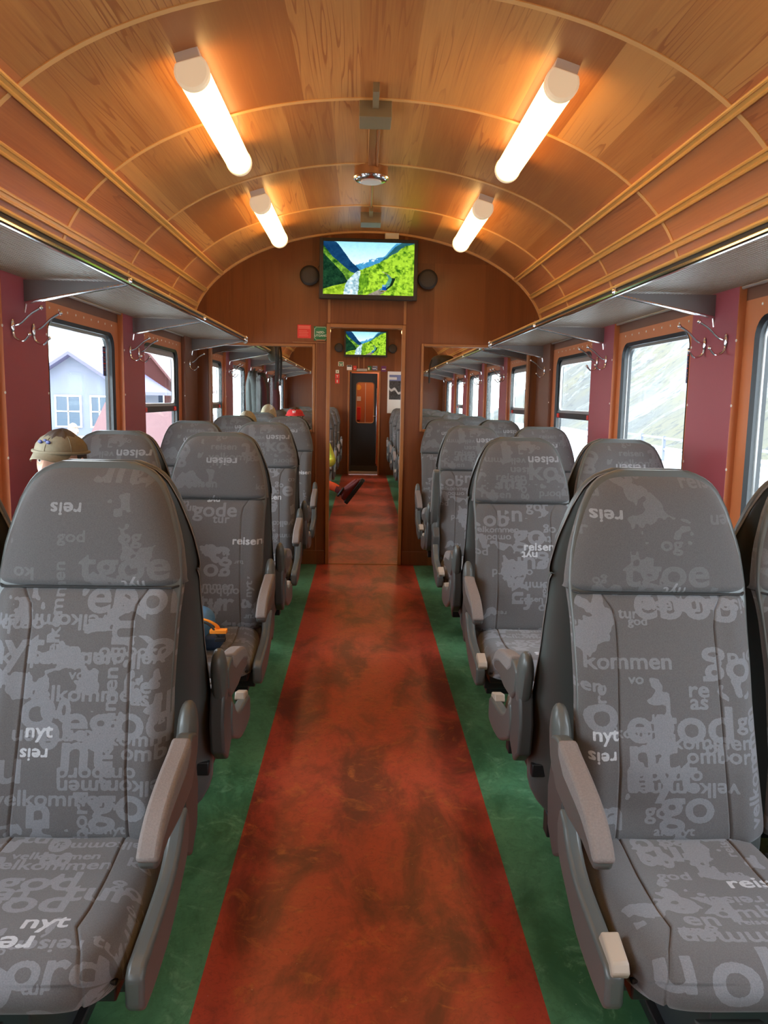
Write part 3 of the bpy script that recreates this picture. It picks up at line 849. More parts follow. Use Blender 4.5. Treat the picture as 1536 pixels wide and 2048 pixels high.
# ------------------------------------------------------------------ televisions
Wt, Ht = 300, 176
def tv_picture():
    yy, xx = np.mgrid[0:Ht, 0:Wt]; X_ = xx / Wt; Y_ = yy / Ht   # Y down
    r = np.random.default_rng(3)
    def vnoise(fx, fy, oct_=4):
        out = np.zeros((Ht, Wt)); amp = 1; tot = 0
        for k in range(oct_):
            gx, gy = int(fx * 2 ** k) + 2, int(fy * 2 ** k) + 2
            gr = r.random((gy, gx)); px = X_ * (gx - 1.001); py = Y_ * (gy - 1.001)
            i, j = px.astype(int), py.astype(int); fx_, fy_ = px - i, py - j
            fx_ = fx_ * fx_ * (3 - 2 * fx_); fy_ = fy_ * fy_ * (3 - 2 * fy_)
            out += amp * ((gr[j, i] * (1 - fx_) + gr[j, i + 1] * fx_) * (1 - fy_) + (gr[j + 1, i] * (1 - fx_) + gr[j + 1, i + 1] * fx_) * fy_)
            tot += amp; amp *= 0.6
        return out / tot
    n1, n2, n3 = vnoise(6, 4), vnoise(16, 10), vnoise(34, 22)
    C = np.zeros((Ht, Wt, 3))
    def put(mask, col): C[mask] = (np.broadcast_to(col, C.shape))[mask]
    def lerp(a, b_, f): return np.array(a)[None, None] * (1 - f[..., None]) + np.array(b_)[None, None] * f[..., None]
    C[:] = lerp((0.45, 0.80, 0.93), (0.80, 0.95, 0.98), np.clip(Y_ / 0.4, 0, 1))
    # far blue peaks
    ridge = np.interp(X_, [0.30, 0.40, 0.46, 0.52, 0.56, 0.60, 0.66, 0.80], [0.5, 0.40, 0.36, 0.31, 0.33, 0.29, 0.28, 0.0]) + (n2 - .5) * .05
    put(Y_ > ridge, lerp((0.10, 0.34, 0.62), (0.18, 0.50, 0.66), n2)); snow = (Y_ > ridge) & (Y_ < ridge + 0.035) & (X_ > .42) & (X_ < .62) & (n3 > .5); put(snow, (0.75, 0.88, 0.95))
    # left mountain
    lm = np.interp(X_, [0, 0.14, 0.24, 0.30, 0.40], [-0.05, 0.0, 0.22, 0.36, 0.52]) + (n2 - .5) * .03
    put(Y_ > lm, lerp((0.015, 0.07, 0.17), (0.05, 0.17, 0.30), n2))
    # right mountain and green slope
    rm = np.interp(X_, [0.40, 0.55, 0.62, 0.70, 0.80, 0.86, 1.0], [0.56, 0.47, 0.38, 0.24, 0.06, 0.0, -0.1]) + (n2 - .5) * .05
    put((Y_ > rm) & (X_ > .42), lerp((0.03, 0.14, 0.24), (0.12, 0.30, 0.22), n2))
    gs = np.interp(X_, [0.36, 0.50, 0.62, 0.78, 0.90, 1.0], [0.56, 0.47, 0.38, 0.20, 0.06, 0.02]) + (n2 - .5) * .06
    put((Y_ > gs) & (X_ > .38), lerp((0.08, 0.24, 0.03), (0.50, 0.72, 0.10), np.clip((n3 + n2 - .6) * 2.0, 0, 1)))
    # left green bands
    lg = np.interp(X_, [0, 0.1, 0.2, 0.3, 0.42], [0.08, 0.28, 0.42, 0.56, 0.62]) + (n2 - .5) * .04
    put((Y_ > lg) & (X_ < .44), lerp((0.04, 0.15, 0.04), (0.42, 0.66, 0.12), np.clip((n2 - .3) * 2.4, 0, 1)))
    ld = np.interp(X_, [0, 0.12, 0.22, 0.28], [0.22, 0.42, 0.60, 0.78]); lb = np.interp(X_, [0, .1, .2, .28], [0.90, 0.84, 0.80, 0.76])
    put((Y_ > ld) & (Y_ < lb) & (X_ < .28), lerp((0.012, 0.05, 0.04), (0.06, 0.16, 0.08), n3))
    put((Y_ > lb) & (X_ < .30), lerp((0.22, 0.40, 0.03), (0.62, 0.78, 0.12), n3))
    # river
    rc = np.interp(Y_, [0.52, 0.60, 0.72, 0.85, 1.0], [0.40, 0.375, 0.33, 0.32, 0.30]); rw = np.interp(Y_, [0.52, 0.62, 0.75, 0.9, 1.0], [0.01, 0.035, 0.06, 0.075, 0.07])
    put((abs(X_ - rc) < rw * (0.85 + .5 * n2)) & (Y_ > .54), lerp((0.28, 0.52, 0.62), (0.88, 0.94, 0.95), np.clip(n3 * 1.4 - .2, 0, 1)))
    # bank
    put((Y_ > .60) & (X_ > rc + rw * 1.1) & (X_ < .50) & (Y_ < 1.0 - (X_ - .36) * 1.4) & (Y_ > .56 + (X_ - .4) * .2), lerp((0.06, 0.22, 0.03), (0.40, 0.62, 0.08), n3))
    # railway line and train
    tcx = np.interp(Y_, [0.54, 0.60, 0.68, 0.80, 0.90, 1.0], [0.63, 0.705, 0.74, 0.71, 0.64, 0.54]); tw = np.interp(Y_, [0.54, 0.7, 1.0], [0.006, 0.014, 0.07])
    put((abs(X_ - tcx - 0.01) < tw) & (Y_ > .54), lerp((0.30, 0.27, 0.22), (0.55, 0.50, 0.44), n3))
    put((abs(X_ - tcx - .035) < .02) & (Y_ > .66) & (Y_ < .93), (0.03, 0.07, 0.04))
    put((abs(X_ - tcx) < np.interp(Y_, [.60, .72, .9], [.012, .022, .03])) & (Y_ > .60) & (Y_ < .90), lerp((0.10, 0.28, 0.22), (0.25, 0.50, 0.40), n3))
    put((abs(X_ - .672) < .022) & (Y_ > .79) & (Y_ < .90), (0.03, 0.16, 0.50)); put((abs(X_ - .672) < .016) & (Y_ > .80) & (Y_ < .835), (0.35, 0.60, 0.75))
    put((abs(X_ - .672) < .022) & (Y_ > .90) & (Y_ < .915), (0.5, 0.4, 0.05))
    C *= (0.70 + 0.55 * n3 + 0.25 * (vnoise(60, 40, 2) - .5))[..., None] ** np.where(Y_ > .4, 1.0, 0.25)[..., None]
    return np.clip(C, 0, 1) ** 1.45
PIC = tv_picture()
m, t, b = new_mat('television_picture')
t.nodes.remove(b); em = t.nodes.new('ShaderNodeEmission'); at = t.nodes.new('ShaderNodeAttribute'); at.attribute_name = 'picture'
em.inputs['Strength'].default_value = 1.15; t.links.new(at.outputs['Color'], em.inputs['Color']); t.links.new(em.outputs[0], t.nodes['Material Output'].inputs[0])
M['tvpic'] = m
sw, sh = 0.725, 0.408
gx, gz = np.meshgrid(np.linspace(-sw / 2, sw / 2, Wt), np.linspace(sh / 2, -sh / 2, Ht))
P = np.stack([gx, np.zeros_like(gx), gz], -1)
tv_mesh = grid_mesh('screen', P, M['tvpic'], smooth=False, attrs={'picture': PIC})
def tv(loc, label, rz=0):
    t_ = thing('television', label, 'television', loc)
    t_.rotation_euler = (0, rz, 0)
    mb = MB(); w_, h_ = sw / 2, sh / 2
    for bx in ((-w_ - .030, -w_, -h_ - .036, h_ + .026), (w_, w_ + .030, -h_ - .036, h_ + .026), (-w_, w_, h_, h_ + .026), (-w_, w_, -h_ - .036, -h_)):
        mb.box(bx[0], bx[1], -0.052, -0.03, bx[2], bx[3])
    mb.box(-w_ - .030, w_ + .030, -0.042, 0.008, -h_ - .036, h_ + .026)
    mb.build('housing', M['tvblack'], t_, bevel=0.003)
    s_ = link('screen', tv_mesh, t_); s_.location = (0, -0.0435, 0)
    mb = MB(); mb.box(-0.15, 0.15, 0.006, 0.055, -0.12, 0.12); mb.build('wall_mount', M['black'], t_)
tv((-0.008, PY - 0.055, 2.432), 'large television on end wall above doorway showing a green valley railway', 0.004)
tv((0.0, FARY - 0.055, 2.40), 'smaller-looking television on far end wall, seen through the doorway', 0.004)
def speaker(x, y, z, label):
    t_ = thing('wall_speaker', label, 'speaker', (x, y, z), 0, 'round speakers beside the televisions')
    MB().lathe([(0.050, 0.0), (0.062, -0.022), (0.079, -0.034), (0.079, -0.048), (0.070, -0.052)], (0, 0, 0), 'y', 36).build('housing', M['tvblack'], t_)
    MB().lathe([(0.068, -0.050), (0.05, -0.056), (0.01, -0.058)], (0, 0, 0), 'y', 32).build('grille', M['speaker'], t_)
speaker(-0.482, PY, 2.378, 'round dark speaker left of the large television')
speaker(0.473, PY, 2.368, 'round dark speaker right of the large television')
speaker(-0.49, FARY, 2.32, 'round speaker left of the far television')
speaker(0.49, FARY, 2.32, 'round speaker right of the far television')
mb = MB()
mb.tube(catmull([(-0.42, PY - 0.004, 2.45), (-0.40, PY - 0.004, 2.47), (-0.36, PY - 0.004, 2.49)], 4), 0.004, 6)
tag(mb.build('speaker_cable', M['brown']), 'short cable from the left speaker to the television', 'cable')
mb = MB(); mb.tube(catmull([(0.40, PY - 0.004, 2.43), (0.385, PY - 0.004, 2.47), (0.36, PY - 0.004, 2.50)], 4), 0.004, 6)
tag(mb.build('speaker_cable', M['brown']), 'short cable from the right speaker to the television', 'cable')

# ------------------------------------------------------------------ signs
def sign(name, label, x0, x1, z0, z1, y, mat, lines=(), texts=(), extra=None, th=0.004, group=None):
    cx, cz = (x0 + x1) / 2, (z0 + z1) / 2
    t_ = thing(name, label, 'sign', (cx, y, z0), 0, group)
    w_, h_ = x1 - x0, z1 - z0
    mb = MB(); mb.box(-w_ / 2, w_ / 2, -th, 0, 0, h_); mb.build('plate', mat, t_, bevel=0.001)
    mb = MB()
    for (fx0, fx1, fz, fh) in lines: mb.box(-w_ / 2 + fx0 * w_, -w_ / 2 + fx1 * w_, -th - 0.0008, -th + 0.0002, fz * h_, (fz + fh) * h_, 0)
    for (tx, fx, fz, sz) in texts: text_on(mb, tx, -w_ / 2 + fx * w_, fz * h_, sz, -th - 0.001, 0)
    if mb.V: mb.build('lettering', extra or M['signink'], t_, smooth=False)
    return t_
sign('notice_sign', 'square red notice with faded small print, left of the doorway', -0.582, -0.471, 1.885, 1.993, PY, M['redsign'],
     [(0.08, 0.92, 0.86, 0.05), (0.08, 0.92, 0.78, 0.05), (0.08, 0.92, 0.70, 0.04), (0.12, 0.7, 0.52, 0.035), (0.12, 0.8, 0.40, 0.035), (0.12, 0.75, 0.28, 0.035), (0.12, 0.8, 0.16, 0.035)], extra=M['signpink'])
# green sign with notched pale border
t_ = thing('exit_sign', 'dark green sign with notched cream border, beside the red notice', 'sign', (-0.392, PY, 1.868))
w_, h_ = 0.112, 0.114; mb = MB(); mb.box(-w_ / 2, w_ / 2, -0.004, 0, 0, h_); mb.build('plate', M['greensign'], t_, bevel=0.008)
mb = MB(); a_, n_ = 0.050, 0.010
pts = [(-a_ + n_, 0.006), (a_ - n_, 0.006), (a_ - n_, 0.006 + n_), (a_, 0.006 + n_), (a_, h_ - 0.006 - n_), (a_ - n_, h_ - 0.006 - n_), (a_ - n_, h_ - 0.006), (-a_ + n_, h_ - 0.006), (-a_ + n_, h_ - 0.006 - n_), (-a_, h_ - 0.006 - n_), (-a_, 0.006 + n_), (-a_ + n_, 0.006 + n_)]
mb.tube([(p_[0], -0.0045, p_[1]) for p_ in pts], 0.0017, 6, close=True); mb.build('border', M['signink'], t_)
mb = MB(); text_on(mb, 'NØD-', 0, 0.064, 0.026, -0.0052); text_on(mb, 'UTGANG', 0, 0.038, 0.024, -0.0052); mb.build('lettering', M['signink'], t_, smooth=False)
# small signs over the far door
FY = FARY
sign('pictogram_sign', 'tiny framed green and white sign, left above far door', -0.50, -0.40, 1.99, 2.07, FY, M['signink'], [(0.12, 0.88, 0.55, 0.3), (0.12, 0.42, 0.1, 0.3), (0.58, 0.88, 0.1, 0.3)], extra=M['greensign'])
sign('pictogram_sign', 'small black and white pictogram sign, left of the door closer', -0.34, -0.25, 1.92, 2.01, FY, M['white'], [(0.05, 0.95, 0.68, 0.27)], extra=M['black'])
sign('no_smoking_sign', 'small red square sign just left of the beige door closer', -0.225, -0.165, 1.90, 2.00, FY, M['redsign'], [(0.3, 0.7, 0.45, 0.1)])
sign('pictogram_sign', 'small green and white sign just right of beige door closer', 0.04, 0.11, 1.90, 2.00, FY, M['greensign'], [(0.1, 0.5, 0.3, 0.45)])
sign('toilet_sign', 'small navy WC sign above the right of the far door', 0.125, 0.22, 1.905, 2.005, FY, M['navy'], [(0.05, 0.95, 0.88, 0.06)], [('WC', 0.5, 0.45, 0.055)], extra=M['white'])
sign('pictogram_sign', 'small purple sign at far right of the signs over the far door', 0.29, 0.38, 1.905, 2.005, FY, M['purple'], [(0.15, 0.85, 0.35, 0.15)])
sign('round_sign', 'small round cream sign left of the far door, above two red ones', -0.545, -0.485, 1.86, 1.92, FY, M['signink'], [(0.4, 0.6, 0.3, 0.4)], extra=M['greensign'])
sign('emergency_sign', 'upper of two small red signs left of far door', -0.555, -0.475, 1.765, 1.845, FY, M['redsign'], [(0.3, 0.7, 0.6, 0.12), (0.45, 0.55, 0.2, 0.4)])
sign('emergency_sign', 'lower of two small red signs left of far door', -0.555, -0.475, 1.675, 1.755, FY, M['redsign'], [(0.4, 0.6, 0.2, 0.6)])
mb = MB(); mb.box(-0.16, 0.03, FY - 0.05, FY, 1.905, 1.95)
cl = mb.build('door_closer', M['beige'], bevel=0.004); tag(cl, 'beige door closer box above the far black door', 'door closer')
mb = MB(); mb.box(-0.135, -0.115, FY - 0.02, FY, 1.95, 2.16); mb.box(-0.04, -0.02, FY - 0.02, FY, 1.95, 2.16)
mb.build('bar', M['frame'], cl, bevel=0.002)
# framed route poster
t_ = thing('wall_poster', 'tall white poster with dark landscape picture right of the far door', 'poster', (0.565, FY, 1.15))
mb = MB(); mb.box(-0.155, 0.155, -0.006, 0, 0, 0.76); mb.build('sheet', M['white'], t_)
pw, ph = 60, 90
yy, xx = np.mgrid[0:ph, 0:pw]; nzz = rng.random((ph, pw))
for _ in range(3): nzz = (nzz + np.roll(nzz, 1, 0) + np.roll(nzz, 1, 1) + np.roll(nzz, -1, 0) + np.roll(nzz, -1, 1)) / 5
pc = np.zeros((ph, pw, 3)); pc[:] = (0.05, 0.045, 0.04); pc += (nzz[..., None] - .5) * .2; top = yy < 22; pc[top] = (0.16, 0.19, 0.34)
wv = abs(yy - (48 + 20 * (xx / pw) + 5 * np.sin(xx / 5))) < 3 + 3 * nzz; pc[wv] = (0.55, 0.52, 0.48); pc[(yy > 8) & (yy < 18) & (xx < 32)] = (0.65, 0.62, 0.55)
gx, gz = np.meshgrid(np.linspace(-0.125, 0.135, pw), np.linspace(0.70, 0.25, ph))
m, t, b = new_mat('poster_print'); at = t.nodes.new('ShaderNodeAttribute'); at.attribute_name = 'picture'; t.links.new(at.outputs['Color'], b.inputs['Base Color']); b.inputs['Roughness'].default_value = 0.4
po = link('print', grid_mesh('print', np.stack([gx, np.full_like(gx, -0.0075), gz], -1), m, attrs={'picture': np.clip(pc, 0, 1)}), t_)

# ------------------------------------------------------------------ far door (black, rounded window) and vestibule behind
D0, D1, DZ = -0.285, 0.245, 1.89
mb = frame_box(D0 - 0.005, D1 + 0.005, 0.0, DZ, 0.03, FY - 0.016, FY + 0.06, 'lrt')
d2 = struct(mb.build('door_2', M['frame'], bevel=0.004))
mb = MB()
hole = [(p_[0], p_[1]) for p_ in rrect(-0.16, 0.165, 0.96, 1.70, 0.05)]
out = outer_map(D0 + 0.02, D1 - 0.02, 0.14, DZ - 0.02)
for yv in (FY + 0.10, FY + 0.14):
    n = len(hole); mb.add([(p_[0], yv, p_[1]) for p_ in out] + [(p_[0], yv, p_[1]) for p_ in hole], [(i, (i + 1) % n, n + (i + 1) % n, n + i) if out[i] != out[(i + 1) % n] else (i, n + (i + 1) % n, n + i) for i in range(n)])
mb.add([(p_[0], FY + 0.10, p_[1]) for p_ in hole] + [(p_[0], FY + 0.14, p_[1]) for p_ in hole], [(i, (i + 1) % n, n + (i + 1) % n, n + i) for i in range(n)])
mb.build('door_leaf', M['black'], d2, smooth=False)
mb = MB(); mb.tube([(p_[0], FY + 0.097, p_[1]) for p_ in hole], 0.010, 6, close=True); mb.build('window_rim', M['frame'], d2)
mb = MB(); mb.prism(hole, 'y', FY + 0.118, FY + 0.122); mb.build('door_glass', M['glass'], d2, smooth=False)
mb = MB(); mb.box(D0 + 0.0, D1 - 0.0, FY + 0.02, FY + 0.10, 0.0, 0.06); mb.box(D0, D1, FY + 0.08, FY + 0.13, 0.06, 0.16, 1); mb.build('door_sill', [M['alu'], M['darkmetal']], d2, bevel=0.003)
mb = MB(); mb.box(D1 - 0.035, D1 - 0.02, FY + 0.05, FY + 0.10, 0.2, 1.6); mb.box(D1 - 0.09, D1 - 0.02, FY + 0.05, FY + 0.065, 1.08, 1.095); mb.build('handle_bar', M['chrome'], d2, bevel=0.003)
mb = MB(); mb.box(D0 - 0.0, D0 + 0.03, FY + 0.02, FY + 0.10, 0.06, DZ); mb.build('door_jamb', M['darkmetal'], d2)
# vestibule seen through the door window
mb = MB(); mb.box(-0.9, 0.9, FY + 1.3, FY + 1.35, 0, 2.3, 0); mb.box(-0.9, -0.85, FY + 0.06, FY + 1.3, 0, 2.3, 0); mb.box(0.85, 0.9, FY + 0.06, FY + 1.3, 0, 2.3, 0)
mb.box(-0.9, 0.9, FY + 0.06, FY + 1.35, -0.03, 0.0, 1); mb.box(-0.9, 0.9, FY + 0.06, FY + 1.35, 2.3, 2.33, 0)
struct(mb.build('wall_vestibule', [M['orange'], M['redfloor']], smooth=False))
mb = MB(); mb.lathe([(0.03, 0), (0.055, 0), (0.055, -0.01), (0.03, -0.01)], (-0.13, FY + 1.30, 1.63), 'y', 20); tag(mb.build('round_emblem', M['yellow']), 'small yellow ring emblem seen through the far door window', 'emblem')
mb = MB(); mb.box(-0.19, -0.08, FY + 1.292, FY + 1.30, 1.36, 1.45); tag(mb.build('notice_plate', M['white']), 'small white notice seen through the far door window', 'notice')
mb = MB(); mb.box(-0.20, -0.08, FY + 1.2, FY + 1.30, 0.98, 1.24); tag(mb.build('fire_extinguisher_box', M['redsign'], bevel=0.01), 'red box seen low in the far door window', 'extinguisher box')
mb = MB(); mb.box(0.005, 0.015, FY + 1.29, FY + 1.30, 0.9, 1.75); struct(mb.build('trim_%d' % tn, M['white'])); tn += 1
vl = bpy.data.lights.new('vestibule_fill_light', 'POINT'); vl.energy = 14; vl.color = (1, 0.8, 0.6); vl.shadow_soft_size = 0.1  # added unseen point light, brightens the vestibule behind the door glass
vo = bpy.data.objects.new('vestibule_fill_light', vl); vo.location = (0.3, FY + 0.7, 2.1); COL.objects.link(vo)

# ------------------------------------------------------------------ seat fabric: woven words
RES = 0.0014
def raster(words, x0, x1, s0, s1, seed, filler=26, blot=0.5):
    W, H = int((x1 - x0) / RES), int((s1 - s0) / RES)
    mid = np.zeros((H, W), np.float32); bri = np.zeros((H, W), np.float32)
    r = random.Random(seed); rn = np.random.default_rng(seed)
    # blotchy leaf-like shapes
    def vn(f):
        gh, gw = int((s1 - s0) * f) + 3, int((x1 - x0) * f) + 3
        gq = rn.random((gh, gw)); a = np.linspace(0, gh - 1.01, H); c = np.linspace(0, gw - 1.01, W)
        i, j = a.astype(int)[:, None], c.astype(int)[None]; fa, fc = (a % 1)[:, None], (c % 1)[None]
        fa = fa * fa * (3 - 2 * fa); fc = fc * fc * (3 - 2 * fc)
        return (gq[i, j] * (1 - fc) + gq[i, j + 1] * fc) * (1 - fa) + (gq[i + 1, j] * (1 - fc) + gq[i + 1, j + 1] * fc) * fa
    nb = vn(16) * 0.5 + vn(42) * 0.32 + vn(90) * 0.18
    mid = ((nb > 0.60) & (vn(8) > 0.60)).astype(np.float32)
    allw = []
    pool = ['god', 'tur', 'nyt', 'reisen', 'velkommen', 'ombord', 'go', 'og', 'ko', 'tur']
    for k in range(filler):
        w_ = r.choice(pool); sz = r.choice([0.028, 0.034, 0.045, 0.045, 0.085, 0.10]) * r.uniform(0.85, 1.2)
        if len(w_) > 4: sz = min(sz, 0.045)
        allw.append((w_, r.uniform(x0, x1), r.uniform(s0, s1), sz, r.choice([0, 0, 180, 90, 180]), 0))
    allw += words
    for (tx, cx, cs, size, rot, layer) in allw:
        v, tr_ = glyphs(tx, 0.022)
        if len(tr_) == 0: continue
        cc = np.array([0.0, 0.26])
        q = (v - cc) * size * np.array([1.18, 1.0])
        a = math.radians(rot); R_ = np.array([[math.cos(a), -math.sin(a)], [math.sin(a), math.cos(a)]])
        q = q @ R_.T + np.array([cx, cs])
        px = (q - np.array([x0, s0])) / RES
        dst = bri if layer == 1 else mid
        if layer == 0 and size > 0.03:   # clear a little space so big words read
            pass
        for t_ in tr_:
            A, B, C_ = px[t_[0]], px[t_[1]], px[t_[2]]
            lo = np.floor(np.minimum(np.minimum(A, B), C_)).astype(int); hi = np.ceil(np.maximum(np.maximum(A, B), C_)).astype(int) + 1
            lo = np.maximum(lo, 0); hi = np.minimum(hi, [W, H])
            if lo[0] >= hi[0] or lo[1] >= hi[1]: continue
            X_, Y_ = np.meshgrid(np.arange(lo[0], hi[0]) + .5, np.arange(lo[1], hi[1]) + .5)
            e = lambda P_, Q_: (Q_[0] - P_[0]) * (Y_ - P_[1]) - (Q_[1] - P_[1]) * (X_ - P_[0])
            e1, e2, e3 = e(A, B), e(B, C_), e(C_, A)
            ins = ((e1 >= 0) & (e2 >= 0) & (e3 >= 0)) | ((e1 <= 0) & (e2 <= 0) & (e3 <= 0))
            dst[lo[1]:hi[1], lo[0]:hi[0]][ins] = 1.0
    def blur(a):
        return (a + np.roll(a, 1, 0) + np.roll(a, -1, 0) + np.roll(a, 1, 1) + np.roll(a, -1, 1)) / 5
    return (blur(mid), blur(bri), x0, s0)
def sample(cv, X_, S_):
    out = []
    for a in cv[:2]:
        H, W = a.shape
        px = np.clip((X_ - cv[2]) / RES - .5, 0, W - 1.01); py = np.clip((S_ - cv[3]) / RES - .5, 0, H - 1.01)
        i, j = py.astype(int), px.astype(int); fy, fx = py - i, px - j
        out.append((a[i, j] * (1 - fx) + a[i, j + 1] * fx) * (1 - fy) + (a[i + 1, j] * (1 - fx) + a[i + 1, j + 1] * fx) * fy)
    return out
WORDS = {
 'A': [('kommen', -0.09, 0.826, 0.048, 0, 0), ('vo', -0.075, 0.79, 0.03, 0, 0), ('o', -0.155, 0.715, 0.12, 0, 0), ('egod', 0.02, 0.69, 0.105, 0, 0), ('god', 0.19, 0.705, 0.05, 0, 0),
       ('velkommen', 0.06, 0.66, 0.043, 0, 0), ('nyt', -0.148, 0.675, 0.040, 0, 1), ('reis', -0.155, 0.632, 0.036, 180, 1), ('nt', -0.045, 0.630, 0.115, 0, 0), ('ombord', 0.115, 0.632, 0.044, 0, 0),
       ('ombord', -0.02, 0.593, 0.044, 180, 0), ('velkommen', 0.02, 0.567, 0.045, 180, 0), ('go', 0.03, 0.525, 0.105, 0, 0), ('aksnyt', 0.0, 0.475, 0.03, 0, 0), ('u', -0.14, 0.50, 0.10, 180, 0),
       ('re', 0.065, 0.768, 0.048, 0, 0), ('as', 0.065, 0.742, 0.045, 0, 0), ('ebo', 0.02, 0.945, 0.10, 0, 0), ('b', 0.14, 0.94, 0.10, 0, 0), ('re', -0.155, 0.76, 0.04, 90, 0),
       ('nyt', 0.03, 0.976, 0.035, 180, 1), ('reis', -0.125, 1.145, 0.042, 180, 1), ('tgoe', 0.01, 1.012, 0.095, 0, 0), ('og', 0.02, 1.08, 0.045, 0, 0)],
 'B': [('go', 0.02, 0.835, 0.12, 0, 0), ('e', 0.16, 0.835, 0.12, 0, 0), ('velkommen', -0.12, 0.86, 0.035, 0, 0), ('ombord', -0.13, 0.83, 0.038, 180, 0), ('reisen', 0.06, 0.792, 0.046, 0, 1), ('nyt', 0.02, 0.762, 0.046, 180, 1),
       ('velkommen', 0.06, 0.640, 0.050, 180, 0), ('gul', 0.03, 0.725, 0.10, 180, 0), ('ob', -0.12, 0.90, 0.09, 0, 0), ('tur', -0.08, 0.70, 0.06, 90, 0), ('f', 0.01, 0.58, 0.09, 180, 0), ('n', -0.03, 0.92, 0.09, 0, 0), ('gor', 0.06, 0.955, 0.06, 0, 0),
       ('reisen', 0.09, 1.155, 0.050, 180, 1), ('velkommen', -0.10, 1.15, 0.04, 180, 0), ('god', 0.0, 1.03, 0.05, 90, 0)],
 'C': [('reisen', 0.14, 0.80, 0.044, 0, 1), ('gode', 0.0, 0.92, 0.08, 0, 0), ('ombord', 0.03, 0.60, 0.045, 180, 0), ('velkommen', -0.03, 0.62, 0.045, 0, 0), ('tur', 0.02, 0.55, 0.10, 0, 0), ('go', 0.02, 0.68, 0.10, 180, 0),
       ('as', 0.05, 0.74, 0.045, 90, 0), ('nyt', -0.01, 0.965, 0.038, 180, 1), ('reisen', 0.02, 1.13, 0.046, 180, 1)]}
CW = {
 'A': [('reisen', 0.120, 0.145, 0.052, 0, 1), ('ombord', 0.08, 0.045, 0.055, 0, 0), ('en', -0.06, 0.02, 0.06, 0, 0), ('velkommen', 0.04, -0.030, 0.058, 180, 0), ('olio', 0.03, -0.115, 0.14, 0, 0), ('u', -0.15, -0.10, 0.12, 0, 0), ('god', 0.0, 0.30, 0.045, 0, 0), ('tur', 0.02, 0.24, 0.05, 180, 0)],
 'B': [('nyt', 0.065, 0.012, 0.056, 0, 1), ('reis', 0.015, -0.042, 0.060, 180, 1), ('velkommen', 0.0, 0.205, 0.045, 0, 0), ('god', 0.0, 0.145, 0.09, 0, 0), ('go', -0.02, -0.12, 0.14, 0, 0), ('ord', 0.12, -0.10, 0.09, 0, 0), ('god', 0.0, 0.075, 0.10, 0, 0), ('tur', -0.05, 0.30, 0.06, 0, 0)]}

def back_y(z):
    z = np.asarray(z, float)
    return np.interp(z, [0.40, 0.46, 0.60, 0.80, 0.98, 1.10, 1.20, 1.26], [0.0, 0.0, 0.030, 0.093, 0.165, 0.200, 0.228, 0.245])
LOW_Z = [0.455, 0.60, 0.75, 0.90, 0.950, 0.967]; LOW_W = [0.222, 0.208, 0.203, 0.205, 0.208, 0.207]
HD_Z = [0.970, 1.00, 1.050, 1.080, 1.112, 1.146, 1.175, 1.195, 1.210, 1.224, 1.232, 1.2375]; HD_W = [0.214, 0.212, 0.204, 0.197, 0.187, 0.176, 0.163, 0.153, 0.141, 0.126, 0.109, 0.086]
def sx(n, p=1.7):
    t_ = np.linspace(-1, 1, n); return np.sign(t_) * (1 - (1 - abs(t_)) ** p)
def pad_low(cv, hi):
    n, m_ = (300, 360) if hi else (150, 180)
    u = sx(n, 1.35); z = np.linspace(0.445, 0.967, m_)
    U, Z = np.meshgrid(u, z)
    hw = np.interp(Z, LOW_Z, LOW_W); X_ = U * hw
    T = 0.055
    d = T * (1 - np.maximum(0, 1 - abs(U) ** 5) ** (1 / 2.2))
    v = (Z - 0.706) / 0.261; ve = 0.018 * np.clip(abs(v), 0, 1) ** 16
    bol = -0.012 * np.exp(-((abs(X_) - 0.165) / 0.03) ** 2)
    seam = np.interp(Z, [0.445, 0.60, 0.80, 0.90, 0.935, 0.965, 0.98], [0.128, 0.118, 0.113, 0.112, 0.118, 0.138, 0.150])
    gr = 0.0055 * np.exp(-((abs(X_) - seam) / 0.0024) ** 2)
    Y_ = back_y(Z) + d + ve + bol + gr
    a, b_ = sample(cv, X_, Z)
    return grid_mesh('backrest', np.stack([X_, Y_, Z], -1), M['fabric'], attrs={'weave_mid': a, 'weave_bright': b_})
def pad_head(cv, hi):
    n, m_ = (300, 200) if hi else (150, 110)
    u = sx(n, 1.35); vv = np.linspace(0, 1, m_) ** 0.8
    tz = 0.970 + 0.2675 * (1 - (1 - vv) ** 1.15)
    U, Z = np.meshgrid(u, tz)
    hw = np.interp(Z, HD_Z, HD_W)
    X_ = U * hw
    # distance to outline gives the rolled edge
    rim = np.maximum(abs(U) ** 5, 0); topd = np.clip((Z - 1.15) / (1.2375 - 1.15), 0, 1) ** 3
    e = np.clip(rim + topd * (1 - rim), 0, 1)
    d = 0.060 * (1 - np.maximum(0, 1 - e) ** (1 / 2.2))
    bot = 0.018 * np.clip((0.992 - Z) / 0.022, 0, 1) ** 3
    Y_ = back_y(Z) - 0.016 * np.sin(np.clip((Z - 0.98) / 0.27, 0, 1) * PI) * (1 - abs(U) ** 3) + d + bot
    a, b_ = sample(cv, X_, Z)
    return grid_mesh('headrest', np.stack([X_, Y_, Z], -1), M['fabric_head'], attrs={'weave_mid': a, 'weave_bright': b_})
